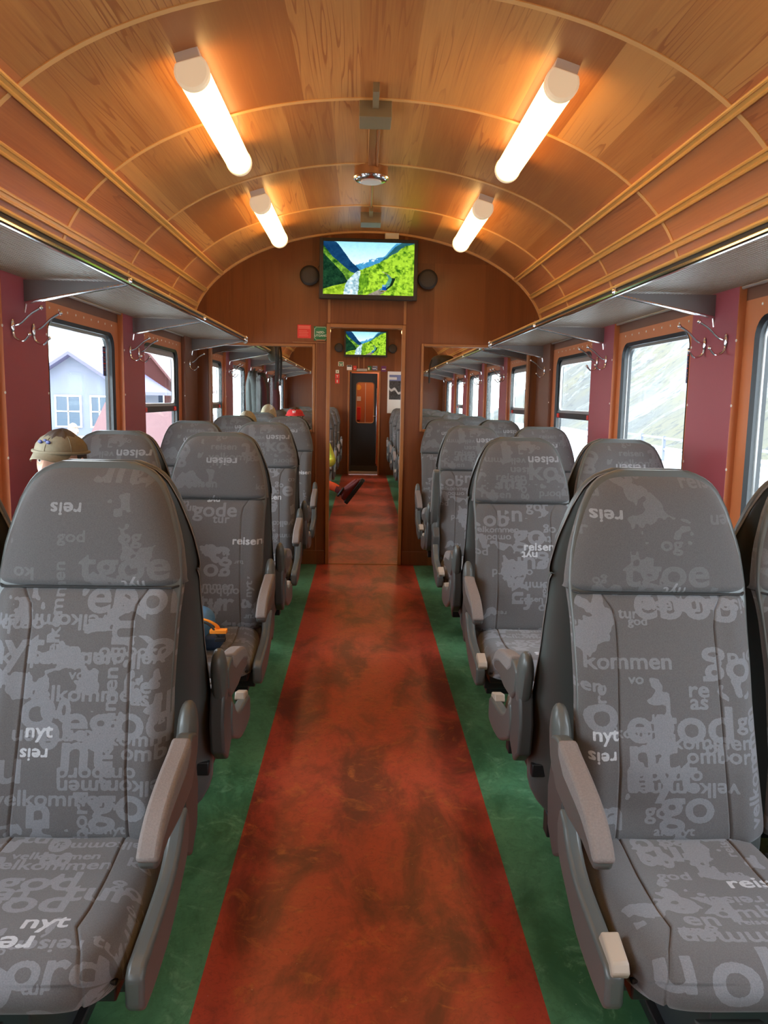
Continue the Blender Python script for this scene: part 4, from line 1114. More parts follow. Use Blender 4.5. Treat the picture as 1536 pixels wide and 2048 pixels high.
def pad_seat(cv, hi):
    n, m_ = (280, 320) if hi else (140, 160)
    u = sx(n, 1.35)
    # path from the back (y=+0.04) forward over the rounded nose and under
    path = catmull([(0, 0.05, 0.452), (0, -0.02, 0.458), (0, -0.12, 0.455), (0, -0.24, 0.462), (0, -0.33, 0.468), (0, -0.385, 0.460), (0, -0.418, 0.430), (0, -0.415, 0.395), (0, -0.375, 0.372), (0, -0.30, 0.37)], 40)
    pp = np.array([[p_.y, p_.z] for p_ in path]); dl = np.r_[0, np.cumsum(np.hypot(*np.diff(pp, axis=0).T))]
    s_ = np.linspace(0, dl[-1], m_); yy_ = np.interp(s_, dl, pp[:, 0]); zz_ = np.interp(s_, dl, pp[:, 1])
    ty, tz_ = np.gradient(yy_, s_), np.gradient(zz_, s_); l = np.hypot(ty, tz_); ny, nz = tz_ / l, -ty / l   # outward normal (up / forward)
    U, Yc = np.meshgrid(u, yy_); Zc = np.broadcast_to(zz_[:, None], U.shape); S_ = np.broadcast_to(s_[:, None], U.shape)
    hw = np.interp(Yc, [-0.42, -0.36, -0.28, -0.1, 0.05], [0.190, 0.204, 0.213, 0.212, 0.200])
    X_ = U * hw
    e = 1 - np.maximum(0, 1 - abs(U) ** 7) ** (1 / 2.0)
    dish = 0.010 * (abs(U) ** 2) * (Zc > 0.44)
    seam = np.interp(Yc, [-0.42, -0.36, -0.30, -0.24, -0.15, 0.05], [0.165, 0.150, 0.125, 0.128, 0.125, 0.118])
    gr = -0.005 * np.exp(-((abs(X_) - seam) / 0.0025) ** 2)
    off = dish + gr
    Yp = Yc + ny[:, None] * off; Zp = Zc + nz[:, None] * off
    Cy = np.maximum(Yc, -0.315); Cz = np.full_like(Yc, 0.378)
    P = np.stack([X_, Yp * (1 - e) + Cy * e, Zp * (1 - e) + Cz * e], -1)
    a, b_ = sample(cv, X_, 0.35 - S_)
    return grid_mesh('seat_cushion', P, M['fabric'], attrs={'weave_mid': a, 'weave_bright': b_})
WORDS['D'] = [(w_[0], w_[1] + 0.075) + w_[2:] for w_ in WORDS['A']] + [('u', -0.13, 0.60, 0.10, 0, 0), ('velk', -0.19, 0.826, 0.048, 0, 0)]
CVB = {k: raster(WORDS[k], -0.24, 0.24, 0.43, 1.27, i + 11, filler=30) for i, k in enumerate('ABCD')}
CVS = {k: raster(CW[k], -0.24, 0.24, -0.28, 0.38, i + 31, filler=26) for i, k in enumerate('AB')}
PADS = {}
for k in 'ABCD':
    hi = k in 'AD'
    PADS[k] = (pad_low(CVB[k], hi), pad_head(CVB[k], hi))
SEATS = {'A': pad_seat(CVS['A'], True), 'B': pad_seat(CVS['B'], True)}

# moulded shell behind the pads
def shell_mesh():
    z = np.r_[0.222, 0.235, np.linspace(0.26, 1.16, 27), 1.18, 1.20, 1.215, 1.228, 1.238, 1.245]
    Zs = [0.222, 0.25, 0.31, 0.455, 0.60, 0.75, 0.90, 0.98, 1.05, 1.11, 1.16, 1.195, 1.215, 1.232, 1.245]
    Ws = [0.140, 0.170, 0.202, 0.210, 0.203, 0.201, 0.204, 0.209, 0.203, 0.190, 0.174, 0.158, 0.142, 0.120, 0.085]
    mb = MB(); n = 36; V = []
    for zz in z:
        hw = interp(zz, Zs, Ws); yb = float(back_y(zz)) + 0.036
        dep = interp(zz, [0.222, 0.5, 0.9, 1.15, 1.245], [0.045, 0.064, 0.048, 0.032, 0.012])
        for k in range(n):
            a = 2 * PI * k / n; cx = math.copysign(abs(math.cos(a)) ** 0.55, math.cos(a)); sy = math.sin(a)
            yy_ = yb + (dep * abs(sy) ** 0.7 if sy > 0 else -0.010 * abs(sy) ** 0.5)
            V.append((hw * cx, yy_, zz))
    F_ = [(i * n + k, i * n + (k + 1) % n, (i + 1) * n + (k + 1) % n, (i + 1) * n + k) for i in range(len(z) - 1) for k in range(n)]
    F_ += [tuple(range(n))[::-1], tuple((len(z) - 1) * n + k for k in range(n))]
    mb.add(V, F_); return mb
_sh = shell_mesh().build('back_shell', M['plastic'], bevel=0.0, angle=60)
SHELL = _sh.data; bpy.data.objects.remove(_sh)

def seat_parts(t_, h, raised=False, lever=True):
    """h=+1: aisle on local +x"""
    # armrest: plastic paddle with a fabric pad along its top
    X0, X1 = sorted((h * 0.222, h * 0.262))
    def placed(poly, x0, x1, name, mat, parent, bev, T=None):
        mb = MB(); mb.prism(poly, 'x', x0, x1)
        if raised and T:
            pv = (0.10, 0.62); a = math.radians(84)
            mb.V = [(x, pv[0] + (y - pv[0]) * math.cos(a) + (z - pv[1]) * math.sin(a), pv[1] - (y - pv[0]) * math.sin(a) + (z - pv[1]) * math.cos(a)) for x, y, z in mb.V]
        return mb.build(name, mat, parent, bevel=bev, seg=3)
    arm = placed([(p_.x, p_.y) for p_ in catmull([(0.095, 0.660, 0), (0.04, 0.676, 0), (-0.03, 0.662, 0), (-0.10, 0.650, 0), (-0.19, 0.628, 0), (-0.245, 0.598, 0), (-0.272, 0.570, 0)], 3)] +
                 [(-0.262, 0.552), (-0.235, 0.552), (-0.18, 0.560), (-0.08, 0.552), (0.03, 0.560), (0.085, 0.600)], X0 + 0.002, X1 - 0.002, 'armrest', M['plastic'], t_, 0.008, True)
    top = [(p_.x, p_.y) for p_ in catmull([(0.02, 0.682, 0), (-0.03, 0.670, 0), (-0.10, 0.659, 0), (-0.19, 0.637, 0), (-0.248, 0.605, 0), (-0.276, 0.575, 0)], 3)]
    placed(top + [(-0.262, 0.566), (-0.228, 0.585), (-0.17, 0.603), (-0.10, 0.612), (-0.03, 0.620), (0.02, 0.648)], X0 - 0.001, X1 + 0.001, 'armrest_pad', M['pad'], arm, 0.010, True)
    # hinge covers beside the backrest
    mb = MB(); T = Matrix.Rotation(math.radians(-18), 3, 'X')
    mb.ell((h * 0.236, 0.095, 0.640), (0.022, 0.042, 0.088), 0, 16, 12, T, 0.8); mb.build('hinge_cover', M['plastic'], t_)
    # sweeping side panel
    out = [(p_.x, p_.y) for p_ in catmull([(0.005, 0.535, 0), (-0.03, 0.520, 0), (-0.07, 0.482, 0), (-0.13, 0.452, 0), (-0.22, 0.438, 0), (-0.34, 0.425, 0)], 3)]
    low = [(p_.x, p_.y) for p_ in catmull([(-0.345, 0.340, 0), (-0.27, 0.338, 0), (-0.16, 0.352, 0), (-0.07, 0.390, 0), (0.0, 0.430, 0), (0.02, 0.49, 0)], 3)]
    mb = MB(); mb.prism(out + [(-0.358, 0.410), (-0.360, 0.355)] + low, 'x', *sorted((h * 0.222, h * 0.256)))
    sp = mb.build('side_panel', M['plastic'], t_, bevel=0.009, seg=3)
    if lever:
        mb = MB(); mb.prism([(-0.352, 0.436), (-0.29, 0.452), (-0.275, 0.430), (-0.30, 0.415), (-0.352, 0.405), (-0.362, 0.42)], 'x', *sorted((h * 0.215, h * 0.248)))
        mb.build('recline_lever', M['beige'], sp, bevel=0.004)
    # rear lower cover of the hinge
    mb = MB(); mb.prism([(-0.005, 0.58), (0.04, 0.63), (0.11, 0.61), (0.135, 0.52), (0.12, 0.43), (0.06, 0.385), (0.0, 0.42)], 'x', *sorted((h * 0.212, h * 0.252)))
    mb.build('hinge_housing', M['plastic2'], t_, bevel=0.008, seg=3)
    # frame below
    mb = MB()
    mb.box(-0.20, 0.20, -0.33, 0.08, 0.345, 0.385); mb.box(-0.150, 0.150, 0.035, 0.085, 0.165, 0.235); mb.box(-0.205, 0.215, -0.24, -0.19, 0.29, 0.35)
    mb.box(min(h * -0.15, h * 0.0), max(h * -0.15, h * 0.0), -0.22, 0.06, 0.03, 0.35, 1); mb.box(min(h * -0.17, h * 0.02), max(h * -0.17, h * 0.02), -0.30, 0.12, 0.0, 0.03, 0)
    mb.build('seat_frame', [M['black'], M['darkmetal']], t_, bevel=0.004)
    mb = MB(); mb.prism([(-0.40, 0.352), (-0.47, 0.346), (-0.475, 0.330), (-0.46, 0.324), (-0.36, 0.335)], 'x', -0.10, 0.02); mb.build('foot_lever', M['alu'] if False else M['plastic'], t_, bevel=0.003)
    # thin black line where headrest meets backrest
    mb = MB(); zz = 0.9685
    mb.tube([(-0.203, float(back_y(zz)) + 0.035, zz), (-0.19, float(back_y(zz)) + 0.012, zz), (0.19, float(back_y(zz)) + 0.012, zz), (0.203, float(back_y(zz)) + 0.035, zz)], 0.003, 6)
    mb.build('seam_piping', M['seam'], t_)

protos = {}
def seat(x, y, face, aisle, variant, cushion, label, group, raised=False):
    """face -1: looks toward the camera; aisle: +1 if the aisle lies at world +x of the seat"""
    h = aisle if face < 0 else -aisle
    lever = not (face < 0 and aisle > 0) and abs(x) < 0.9
    key = (h, variant, cushion, raised, lever)
    if key not in protos:
        t_ = thing('train_seat', label, 'seat')
        link('back_shell', SHELL, t_)
        link('backrest', PADS[variant][0], t_); link('headrest', PADS[variant][1], t_); link('seat_cushion', SEATS[cushion], t_)
        seat_parts(t_, h, raised, lever)
        protos[key] = t_
    else:
        t_ = copy_tree(protos[key])
    t_.location = (x, y, 0); t_.rotation_euler = (0, 0, 0 if face < 0 else PI)
    return tag(t_, label, 'seat', group)
XA, XW = 0.655, 1.100
rows = [(1.61, -1, 'nearest'), (2.21, 1, 'nearest'), (3.22, -1, 'second'), (3.82, 1, 'second'), (4.80, -1, 'third'), (5.40, 1, 'third'), (6.385, -1, 'last')]
for (y, face, rw) in rows:
    for sd, nm in ((-1, 'left'), (1, 'right')):
        va = ('A' if sd > 0 else 'D') if y < 2 else ('C' if (y < 4 and sd < 0) or y > 6 else 'B')
        cu = 'B' if (y < 2 and sd < 0) or (y > 2.5) else 'A'
        for xo, ps in ((XA, 'aisle'), (XW, 'window')):
            vw = va if ps == 'aisle' else {'A': 'C', 'B': 'C', 'C': 'B', 'D': 'B'}[va]
            if face < 0: lb = 'grey word-patterned %s seat on the %s facing us, %s row%s' % (ps, nm, rw, ' before the partition' if rw == 'last' else '')
            else: lb = 'grey %s seat on %s, back to us, directly behind the %s camera-facing row' % (ps, nm, rw)
            rs = (abs(y - 4.80) < .01 and sd > 0 and ps == 'aisle')
            if rs: lb = 'grey aisle seat on the right facing us, third row, its armrest folded upright'
            seat(sd * xo, y, face, -sd if ps == 'aisle' else sd, vw, cu, lb, 'word-patterned train seats facing us' if face < 0 else 'train seats facing away from us', rs)
num = ('first', 'second', 'third', 'fourth', 'fifth', 'sixth')
rows2 = []
for k in range(5):
    rows2 += [(7.05 + 1.593 * k, 1, k), (8.045 + 1.593 * k, -1, k)]
for (y, face, k) in rows2:
    for sd, nm in ((-1, 'left'), (1, 'right')):
        for xo, ps in ((XA, 'aisle'), (XW, 'window')):
            lb = 'grey %s seat on the %s beyond the partition, %s %s row there' % (ps, nm, num[k], 'camera-facing' if face < 0 else 'away-facing')
            seat(sd * xo, y, face, -sd if ps == 'aisle' else sd, 'B' if k % 2 else 'C', 'B', lb, 'train seats beyond the partition')

# ------------------------------------------------------------------ people
def skin_mesh(verts, edges, rads, sub=2, root=0):
    me = bpy.data.meshes.new('tmp'); me.from_pydata([tuple(v) for v in verts], edges, [])
    o = bpy.data.objects.new('tmp', me); COL.objects.link(o)
    md = o.modifiers.new('skin', 'SKIN'); md.branch_smoothing = 0.6; md.use_smooth_shade = True
    sv = me.skin_vertices[0].data
    for i, r_ in enumerate(rads):
        sv[i].radius = (r_, r_) if not isinstance(r_, tuple) else r_
        sv[i].use_root = (i == root)
    ms_ = o.modifiers.new('sub', 'SUBSURF'); ms_.levels = sub; ms_.render_levels = sub
    dg = bpy.context.evaluated_depsgraph_get(); dg.update()
    out = bpy.data.meshes.new_from_object(o.evaluated_get(dg))
    bpy.data.objects.remove(o); bpy.data.meshes.remove(me)
    return out
def head_mb(T, r=1.0):
    """sculpted head, face toward local -y; centre at origin, 0.225 tall"""
    mb = MB(); nu, nv = 40, 30; V = []
    for i in range(nv + 1):
        th = PI * i / nv
        for k in range(nu):
            a = 2 * PI * k / nu
            x, y, z = math.sin(th) * math.cos(a), math.sin(th) * math.sin(a), math.cos(th)
            px = 0.077 * x * (1.0 if z > -0.2 else 1.0 + 0.35 * (z + 0.2)); py = 0.098 * y; pz = 0.113 * z
            if y < 0:
                py = 0.093 * y
                f = max(0, 1 - (px / 0.05) ** 2)
                if z < -0.2: py *= 1.0 + 0.08 * f
                nose = math.exp(-(px / 0.011) ** 2) * math.exp(-((pz + 0.022) / 0.020) ** 2) * 0.022 + math.exp(-(px / 0.008) ** 2) * math.exp(-((pz) / 0.022) ** 2) * 0.010
                eye = (math.exp(-((abs(px) - 0.032) / 0.013) ** 2) * math.exp(-((pz - 0.010) / 0.011) ** 2)) * 0.009
                brow = math.exp(-((abs(px) - 0.030) / 0.020) ** 2) * math.exp(-((pz - 0.030) / 0.008) ** 2) * 0.004
                lip = math.exp(-(px / 0.022) ** 2) * (math.exp(-((pz + 0.056) / 0.005) ** 2) + math.exp(-((pz + 0.068) / 0.006) ** 2)) * 0.005
                chin = math.exp(-(px / 0.020) ** 2) * math.exp(-((pz + 0.095) / 0.013) ** 2) * 0.008
                py += -nose + eye - brow - lip - chin
            V.append(T @ Vector((px * r, py * r, pz * r)))
    F_ = [(i * nu + k, i * nu + (k + 1) % nu, (i + 1) * nu + (k + 1) % nu, (i + 1) * nu + k) for i in range(nv) for k in range(nu)]
    mb.add(V, F_)
    R3 = T.to_3x3()
    for s_ in (-1, 1): mb.ell(T @ Vector((s_ * 0.079 * r, 0.008 * r, -0.004 * r)), (0.010 * r, 0.020 * r, 0.032 * r), 0, 12, 8, R3)
    return mb
def person(label, joints, mats, headpos, head_rot=(0, 0, 0), hair=None, cap=None, hands=True, capmat=None, group=None):
    """joints: dict of world positions; mats: (skin, shirt, trousers, shoes)"""
    J = {k: Vector(v) for k, v in joints.items()}
    t_ = thing('person', label, 'person', (J['pelvis'].x, J['pelvis'].y, 0), 0, group)
    o0 = Vector((J['pelvis'].x, J['pelvis'].y, 0))
    V, E_, R_, reg = [], [], [], []
    def add(p, r_, parent=None, g_='shirt'):
        V.append(p - o0); R_.append(r_); reg.append(g_); i = len(V) - 1
        if parent is not None: E_.append((parent, i))
        return i
    side = (J['sh_r'] - J['sh_l'])
    pel = add(J['pelvis'], (0.150, 0.115), None, 'trousers')
    wa = add(J['pelvis'].lerp(J['chest'], 0.45), (0.135, 0.10), pel)
    ch = add(J['chest'], (0.155, 0.11), wa)
    nk0 = add(J['neck'], 0.058, ch)
    nk = add(J['neck'].lerp(Vector(headpos), 0.55), 0.050, nk0, 'skin')
    for s_ in 'lr':
        sh = add(J['sh_' + s_], 0.056, ch); el = J['el_' + s_]; wr = J['wr_' + s_]
        m1 = add(J['sh_' + s_].lerp(el, 0.5), 0.058, sh); e_ = add(el, 0.050, m1)
        m2 = add(el.lerp(wr, 0.5), 0.036, e_, J and joints.get('sleeve', 'shirt')); w_ = add(wr, 0.024, m2, 'skin')
        d = (wr - el).normalized(); dn = Vector(joints.get('palm', (0, 0, -1))); lat = d.cross(dn)
        lat = lat.normalized() if lat.length > 0.01 else Vector((1, 0, 0)); dn = lat.cross(d).normalized() * (1 if dn.dot(lat.cross(d)) > 0 else -1)
        pm = add(wr + d * 0.055, (0.030, 0.019), w_, 'skin')
        if hands:
            for f_, ln in zip((-1.5, -0.5, 0.5, 1.5), (0.062, 0.075, 0.080, 0.068)):
                b0 = wr + d * 0.085 + lat * f_ * 0.018
                f1 = add(b0, 0.0095, pm, 'skin'); f2 = add(b0 + d * ln * 0.5 + dn * 0.008, 0.0088, f1, 'skin'); add(b0 + d * ln * 0.85 + dn * 0.030, 0.0078, f2, 'skin')
            tb = wr + d * 0.03 - lat * 0.030
            f1 = add(tb, 0.011, w_, 'skin'); add(tb + d * 0.045 - lat * 0.018 + dn * 0.012, 0.0095, f1, 'skin')
        hp = add(J['hip_' + s_], 0.088, pel, 'trousers'); kn = J['kn_' + s_]; an = J['an_' + s_]; to = J['to_' + s_]
        t1 = add(J['hip_' + s_].lerp(kn, 0.5), 0.076, hp, 'trousers'); k_ = add(kn, 0.060, t1, 'trousers')
        c1 = add(kn.lerp(an, 0.4), 0.056, k_, 'trousers'); a_ = add(an, 0.040, c1, 'trousers')
        hl = J.get('heel_' + s_, an + (an - kn).normalized() * 0.055)
        h_ = add(hl, 0.042, a_, 'shoes'); mdl = add(hl.lerp(to, 0.5), (0.042, 0.036), h_, 'shoes'); add(to, (0.040, 0.026), mdl, 'shoes')
    me = skin_mesh(V, E_, R_)
    names = ['skin', 'shirt', 'trousers', 'shoes']
    A = np.array([list(v) for v in V]); B0 = np.array([A[e[0]] for e in E_]); B1 = np.array([A[e[1]] for e in E_]); rg = [reg[e[1]] for e in E_]
    for m_ in mats: me.materials.append(m_)
    for p in me.polygons:
        c_ = np.array(p.center); ab = B1 - B0; tt = np.clip(((c_ - B0) * ab).sum(1) / np.maximum(1e-9, (ab ** 2).sum(1)), 0, 1)
        dd = np.linalg.norm(c_ - (B0 + ab * tt[:, None]), axis=1); p.material_index = names.index(rg[int(dd.argmin())]); p.use_smooth = True
    # head joined to the same body mesh
    T = Matrix.Translation(Vector(headpos) - o0) @ (Matrix.Rotation(head_rot[2], 4, 'Z') @ Matrix.Rotation(head_rot[0], 4, 'X') @ Matrix.Rotation(head_rot[1], 4, 'Y'))
    hb = head_mb(T)
    nv = len(me.vertices); bv = [tuple(v.co) for v in me.vertices]; bf = [tuple(p.vertices) for p in me.polygons]; bm_ = [p.material_index for p in me.polygons]
    mb = MB(); mb.add(bv, bf, bm_); mb.add(hb.V, hb.F, 0)
    body = mb.build('body', list(mats), t_, angle=180)
    R3 = T.to_3x3()
    e = MB()
    for s_ in (-1, 1):
        e.ell(T @ Vector((s_ * 0.032, -0.0745, 0.010)), (0.0125, 0.010, 0.0085), 0, 14, 8, R3)
        e.ell(T @ Vector((s_ * 0.032, -0.0815, 0.010)), (0.0048, 0.004, 0.0048), 1, 12, 8, R3)
    e.build('eyes', [M['white'], M['darkhair']], t_)
    e = MB()
    for s_ in (-1, 1): e.tube([T @ Vector((s_ * 0.018, -0.090, 0.028)), T @ Vector((s_ * 0.034, -0.089, 0.033)), T @ Vector((s_ * 0.050, -0.078, 0.028))], 0.0035, 6)
    e.build('eyebrows', hair or M['darkhair'], t_)
    if hair:
        e = MB(); nu, nv = 36, 18; VV = []
        for i in range(nv + 1):
            th = PI * 0.64 * i / nv
            for k in range(nu):
                a = 2 * PI * k / nu; x, y, z = math.sin(th) * math.cos(a), math.sin(th) * math.sin(a), math.cos(th)
                if y < -0.05: th2 = min(th, PI * 0.36); x, y, z = math.sin(th2) * math.cos(a), math.sin(th2) * math.sin(a), math.cos(th2)
                w_ = 1 + 0.02 * math.sin(9 * a + 3 * th) + 0.015 * math.sin(17 * a)
                VV.append(T @ Vector((0.086 * x * w_, 0.107 * y * w_, 0.122 * z * w_ + 0.002)))
        e.add(VV, [(i * nu + k, i * nu + (k + 1) % nu, (i + 1) * nu + (k + 1) % nu, (i + 1) * nu + k) for i in range(nv) for k in range(nu)]); e.build('hair', hair, t_, angle=180)
    if cap:
        capm, back = cap
        e = MB(); nu, nv = 40, 16; VV = []
        for i in range(nv + 1):
            th = PI * 0.5 * i / nv
            for k in range(nu):
                a = 2 * PI * k / nu
                VV.append(T @ Vector((0.087 * math.sin(th) ** 0.85 * math.cos(a), 0.108 * math.sin(th) ** 0.85 * math.sin(a) + 0.003, 0.040 + 0.072 * math.cos(th))))
        e.add(VV, [(i * nu + k, i * nu + (k + 1) % nu, (i + 1) * nu + (k + 1) % nu, (i + 1) * nu + k) for i in range(nv) for k in range(nu)])
        e.tube([T @ Vector((0.0885 * math.cos(2 * PI * k / 30), 0.1095 * math.sin(2 * PI * k / 30) + 0.003, 0.042)) for k in range(30)], 0.006, 6, close=True, flat=1.6)
        e.ell(T @ Vector((0, 0.003, 0.113)), (0.007, 0.007, 0.004), 0, 10, 5)
        for k in range(6):
            a = PI / 6 + PI / 3 * k
            e.tube([T @ Vector((0.088 * math.sin(th) ** 0.85 * math.cos(a), 0.109 * math.sin(th) ** 0.85 * math.sin(a) + 0.003, 0.040 + 0.073 * math.cos(th))) for th in (0.1, 0.4, 0.8, 1.2, 1.5)], 0.0016, 5)
        cp = e.build('cap', capm, t_, angle=180)
        e = MB(); sgn = 1 if back else -1; top_, bo_ = [], []
        for rr in (0, 0.35, 0.7, 1.0):
            for k in range(15):
                a = -1.05 + 2.1 * k / 14
                bx, by = 0.087 * math.sin(a), 0.108 * math.cos(a)
                ex = bx * (1 - 0.12 * rr); ey = by + 0.040 * rr * math.cos(a * 0.85) ** 0.6
                ez = 0.044 - 0.020 * rr - 0.020 * (math.sin(a) ** 2) * (0.3 + rr)
                top_.append(T @ Vector((ex, sgn * ey + 0.003, ez + 0.002))); bo_.append(T @ Vector((ex, sgn * ey + 0.003, ez - 0.002)))
        Fq = [(i * 15 + k, i * 15 + k + 1, (i + 1) * 15 + k + 1, (i + 1) * 15 + k) for i in range(3) for k in range(14)]
        e.add(top_, Fq); e.add(bo_, [f[::-1] for f in Fq]); e.add([v for p_ in zip(top_[45:], bo_[45:]) for v in p_], [(2 * k, 2 * k + 2, 2 * k + 3, 2 * k + 1) for k in range(14)])
        e.build('visor', capm, cp, angle=180)
    return t_, T, o0

# man in a khaki cap by the left window
hx, hy, hz = -1.165, 3.02, 1.145
prs, T, o0 = person('person in a khaki cap leaning forward by the left window behind nearest seats', dict(
    pelvis=(-1.12, 3.06, 0.57), chest=(-1.13, 3.05, 0.88), neck=(-1.145, 3.04, 1.00), sh_l=(-0.99, 3.06, 0.97), sh_r=(-1.29, 3.06, 0.97),
    el_l=(-0.93, 2.97, 0.74), el_r=(-1.335, 2.95, 0.74), wr_l=(-1.03, 2.80, 0.66), wr_r=(-1.22, 2.80, 0.66),
    hip_l=(-1.03, 3.02, 0.56), hip_r=(-1.21, 3.02, 0.56), kn_l=(-1.00, 2.70, 0.55), kn_r=(-1.24, 2.70, 0.55), an_l=(-1.00, 2.69, 0.13), an_r=(-1.24, 2.69, 0.13), to_l=(-1.00, 2.60, 0.045), to_r=(-1.24, 2.60, 0.045)),
    (M['skin'], M['grey_shirt'], M['jean'], M['sole']), (hx, hy, hz), (0.0, 0.06, -0.22), hair=M['darkhair'], cap=(M['khaki'], False))
e = MB(); R3 = T.to_3x3()
for px_ in (-0.020, 0.012): e.ell(T @ Vector((px_ - 0.004, -0.093, 0.080)), (0.010, 0.004, 0.007), 0, 10, 6, R3)
e.ell(T @ Vector((-0.006, -0.090, 0.086)), (0.008, 0.004, 0.005), 0, 10, 6, R3)
e.build('cap_emblem', M['navy'], [c for c in prs.children if c.name.startswith('cap')][0])

# person in the red cap and yellow top, leg out in the aisle, beyond the doorway
prs, T, o0 = person('person in red cap, yellow-green top and orange leggings, crossed leg sticking into the aisle', dict(
    pelvis=(-0.70, 7.98, 0.57), chest=(-0.68, 8.04, 0.93), neck=(-0.69, 8.07, 1.07), sh_l=(-0.455, 8.05, 1.04), sh_r=(-0.87, 8.08, 1.04),
    el_l=(-0.335, 7.98, 0.77), el_r=(-0.93, 7.95, 0.80), wr_l=(-0.45, 7.78, 0.74), wr_r=(-0.75, 7.74, 0.70),
    hip_l=(-0.61, 7.93, 0.56), hip_r=(-0.79, 7.93, 0.56), kn_l=(-0.62, 7.56, 0.55), kn_r=(-0.60, 7.58, 0.66),
    an_l=(-0.60, 7.55, 0.13), an_r=(-0.27, 7.43, 0.575), to_l=(-0.60, 7.44, 0.045), to_r=(-0.07, 7.40, 0.66), heel_r=(-0.215, 7.41, 0.525)),
    (M['skin'], M['yshirt'], M['oleg'], M['shoe']), (-0.715, 8.08, 1.185), (0, 0, 0.0), hair=M['darkhair'], cap=(M['redcap'], True))
e = MB(); V, tr_ = glyphs('NY', 0.02)
e.add([T @ Vector((0.026 * a[0], -0.1075 + 0.006 * abs(a[0]), 0.066 + 0.034 * a[1])) for a in V], [tuple(map(int, f)) for f in tr_])
e.build('cap_emblem', M['white'], [c for c in prs.children if c.name.startswith('cap')][0])
# thick black sole with grey tread on the raised shoe
e = MB()
c0 = Vector((-0.165, 7.40, 0.435)); c1 = Vector((-0.005, 7.385, 0.655)); dx = (c1 - c0).normalized(); la = Vector((0, 1, 0)); la = (la - dx * la.dot(dx)).normalized(); up_ = dx.cross(la); up_ = up_ if up_.x < 0 else -up_
ol = [(-0.012, 0.024), (0.0, 0.034), (0.06, 0.033), (0.12, 0.035), (0.19, 0.045), (0.245, 0.040), (0.272, 0.020)]
prof_ = [(a, w_) for a, w_ in ol] + [(a, -w_) for a, w_ in ol[::-1]]
V = [c0 + dx * a + la * w_ - o0 for a, w_ in prof_] + [c0 + dx * a + la * w_ * 0.95 + up_ * 0.040 - o0 for a, w_ in prof_]
n = len(prof_); e.add(V, [tuple(range(n))[::-1], tuple(range(n, 2 * n))] + [(i, (i + 1) % n, (i + 1) % n + n, i + n) for i in range(n)])
e2 = MB(); VV = []; NS = 14
for i in range(NS + 1):
    f = i / NS; a = 0.265 * f; hh = np.interp(f, [0, .12, .3, .45, .7, .9, 1], [0.05, 0.075, 0.095, 0.080, 0.055, 0.040, 0.012]); ww = np.interp(f, [0, .1, .4, .7, .9, 1], [0.016, 0.032, 0.033, 0.042, 0.036, 0.014])
    for k in range(16):
        an_ = 2 * PI * k / 16
        VV.append(c0 + dx * a + la * ww * math.cos(an_) + up_ * (0.026 + hh * (0.5 + 0.5 * math.sin(an_))) - o0)
e2.add(VV, [(i * 16 + k, i * 16 + (k + 1) % 16, (i + 1) * 16 + (k + 1) % 16, (i + 1) * 16 + k) for i in range(NS) for k in range(16)] + [tuple(range(16))[::-1], tuple(NS * 16 + k for k in range(16))])
e2.build('shoe_upper', M['shoe'], prs, angle=180)
e2 = MB(); cc = c0 + dx * 0.045 + up_ * 0.118 - o0
e2.tube([cc + (dx * math.cos(q_) * 0.042 + la * math.sin(q_) * 0.036) for q_ in [2 * PI * k / 16 for k in range(16)]], 0.011, 8, close=True); e2.build('shoe_collar', M['sole'], prs)
e.build('shoe_sole', M['sole'], prs, bevel=0.008)

prs, T, o0 = person('person with blond hair just beyond the left partition glass, mostly hidden by seats', dict(
    pelvis=(-1.12, 7.20, 0.57), chest=(-1.12, 7.14, 0.90), neck=(-1.12, 7.13, 1.04), sh_l=(-1.28, 7.15, 1.00), sh_r=(-0.96, 7.15, 1.00),
    el_l=(-1.33, 7.24, 0.76), el_r=(-0.91, 7.24, 0.76), wr_l=(-1.22, 7.42, 0.68), wr_r=(-1.02, 7.42, 0.68),
    hip_l=(-1.20, 7.24, 0.56), hip_r=(-1.04, 7.24, 0.56), kn_l=(-1.22, 7.56, 0.55), kn_r=(-1.02, 7.56, 0.55), an_l=(-1.22, 7.58, 0.13), an_r=(-1.02, 7.58, 0.13), to_l=(-1.22, 7.68, 0.045), to_r=(-1.02, 7.68, 0.045)),
    (M['skin'], M['grey_shirt'], M['jean'], M['sole']), (-1.06, 7.16, 1.155), (0, 0, PI), hair=M['blond'])
prs, T, o0 = person('person with fair hair showing above seats farther back on left, below hanging coats', dict(
    pelvis=(-1.11, 8.80, 0.60), chest=(-1.11, 8.74, 0.97), neck=(-1.11, 8.73, 1.08), sh_l=(-1.28, 8.75, 1.07), sh_r=(-0.94, 8.75, 1.07),
    el_l=(-1.33, 8.84, 0.80), el_r=(-0.89, 8.84, 0.80), wr_l=(-1.22, 9.0, 0.70), wr_r=(-1.02, 9.0, 0.70),
    hip_l=(-1.20, 8.84, 0.56), hip_r=(-1.04, 8.84, 0.56), kn_l=(-1.22, 9.15, 0.55), kn_r=(-1.02, 9.15, 0.55), an_l=(-1.22, 9.17, 0.13), an_r=(-1.02, 9.17, 0.13), to_l=(-1.22, 9.27, 0.045), to_r=(-1.02, 9.27, 0.045)),
    (M['skin'], M['cloth_grey'], M['jean'], M['sole']), (-1.06, 8.76, 1.20), (0, 0, PI), hair=M['blond'])

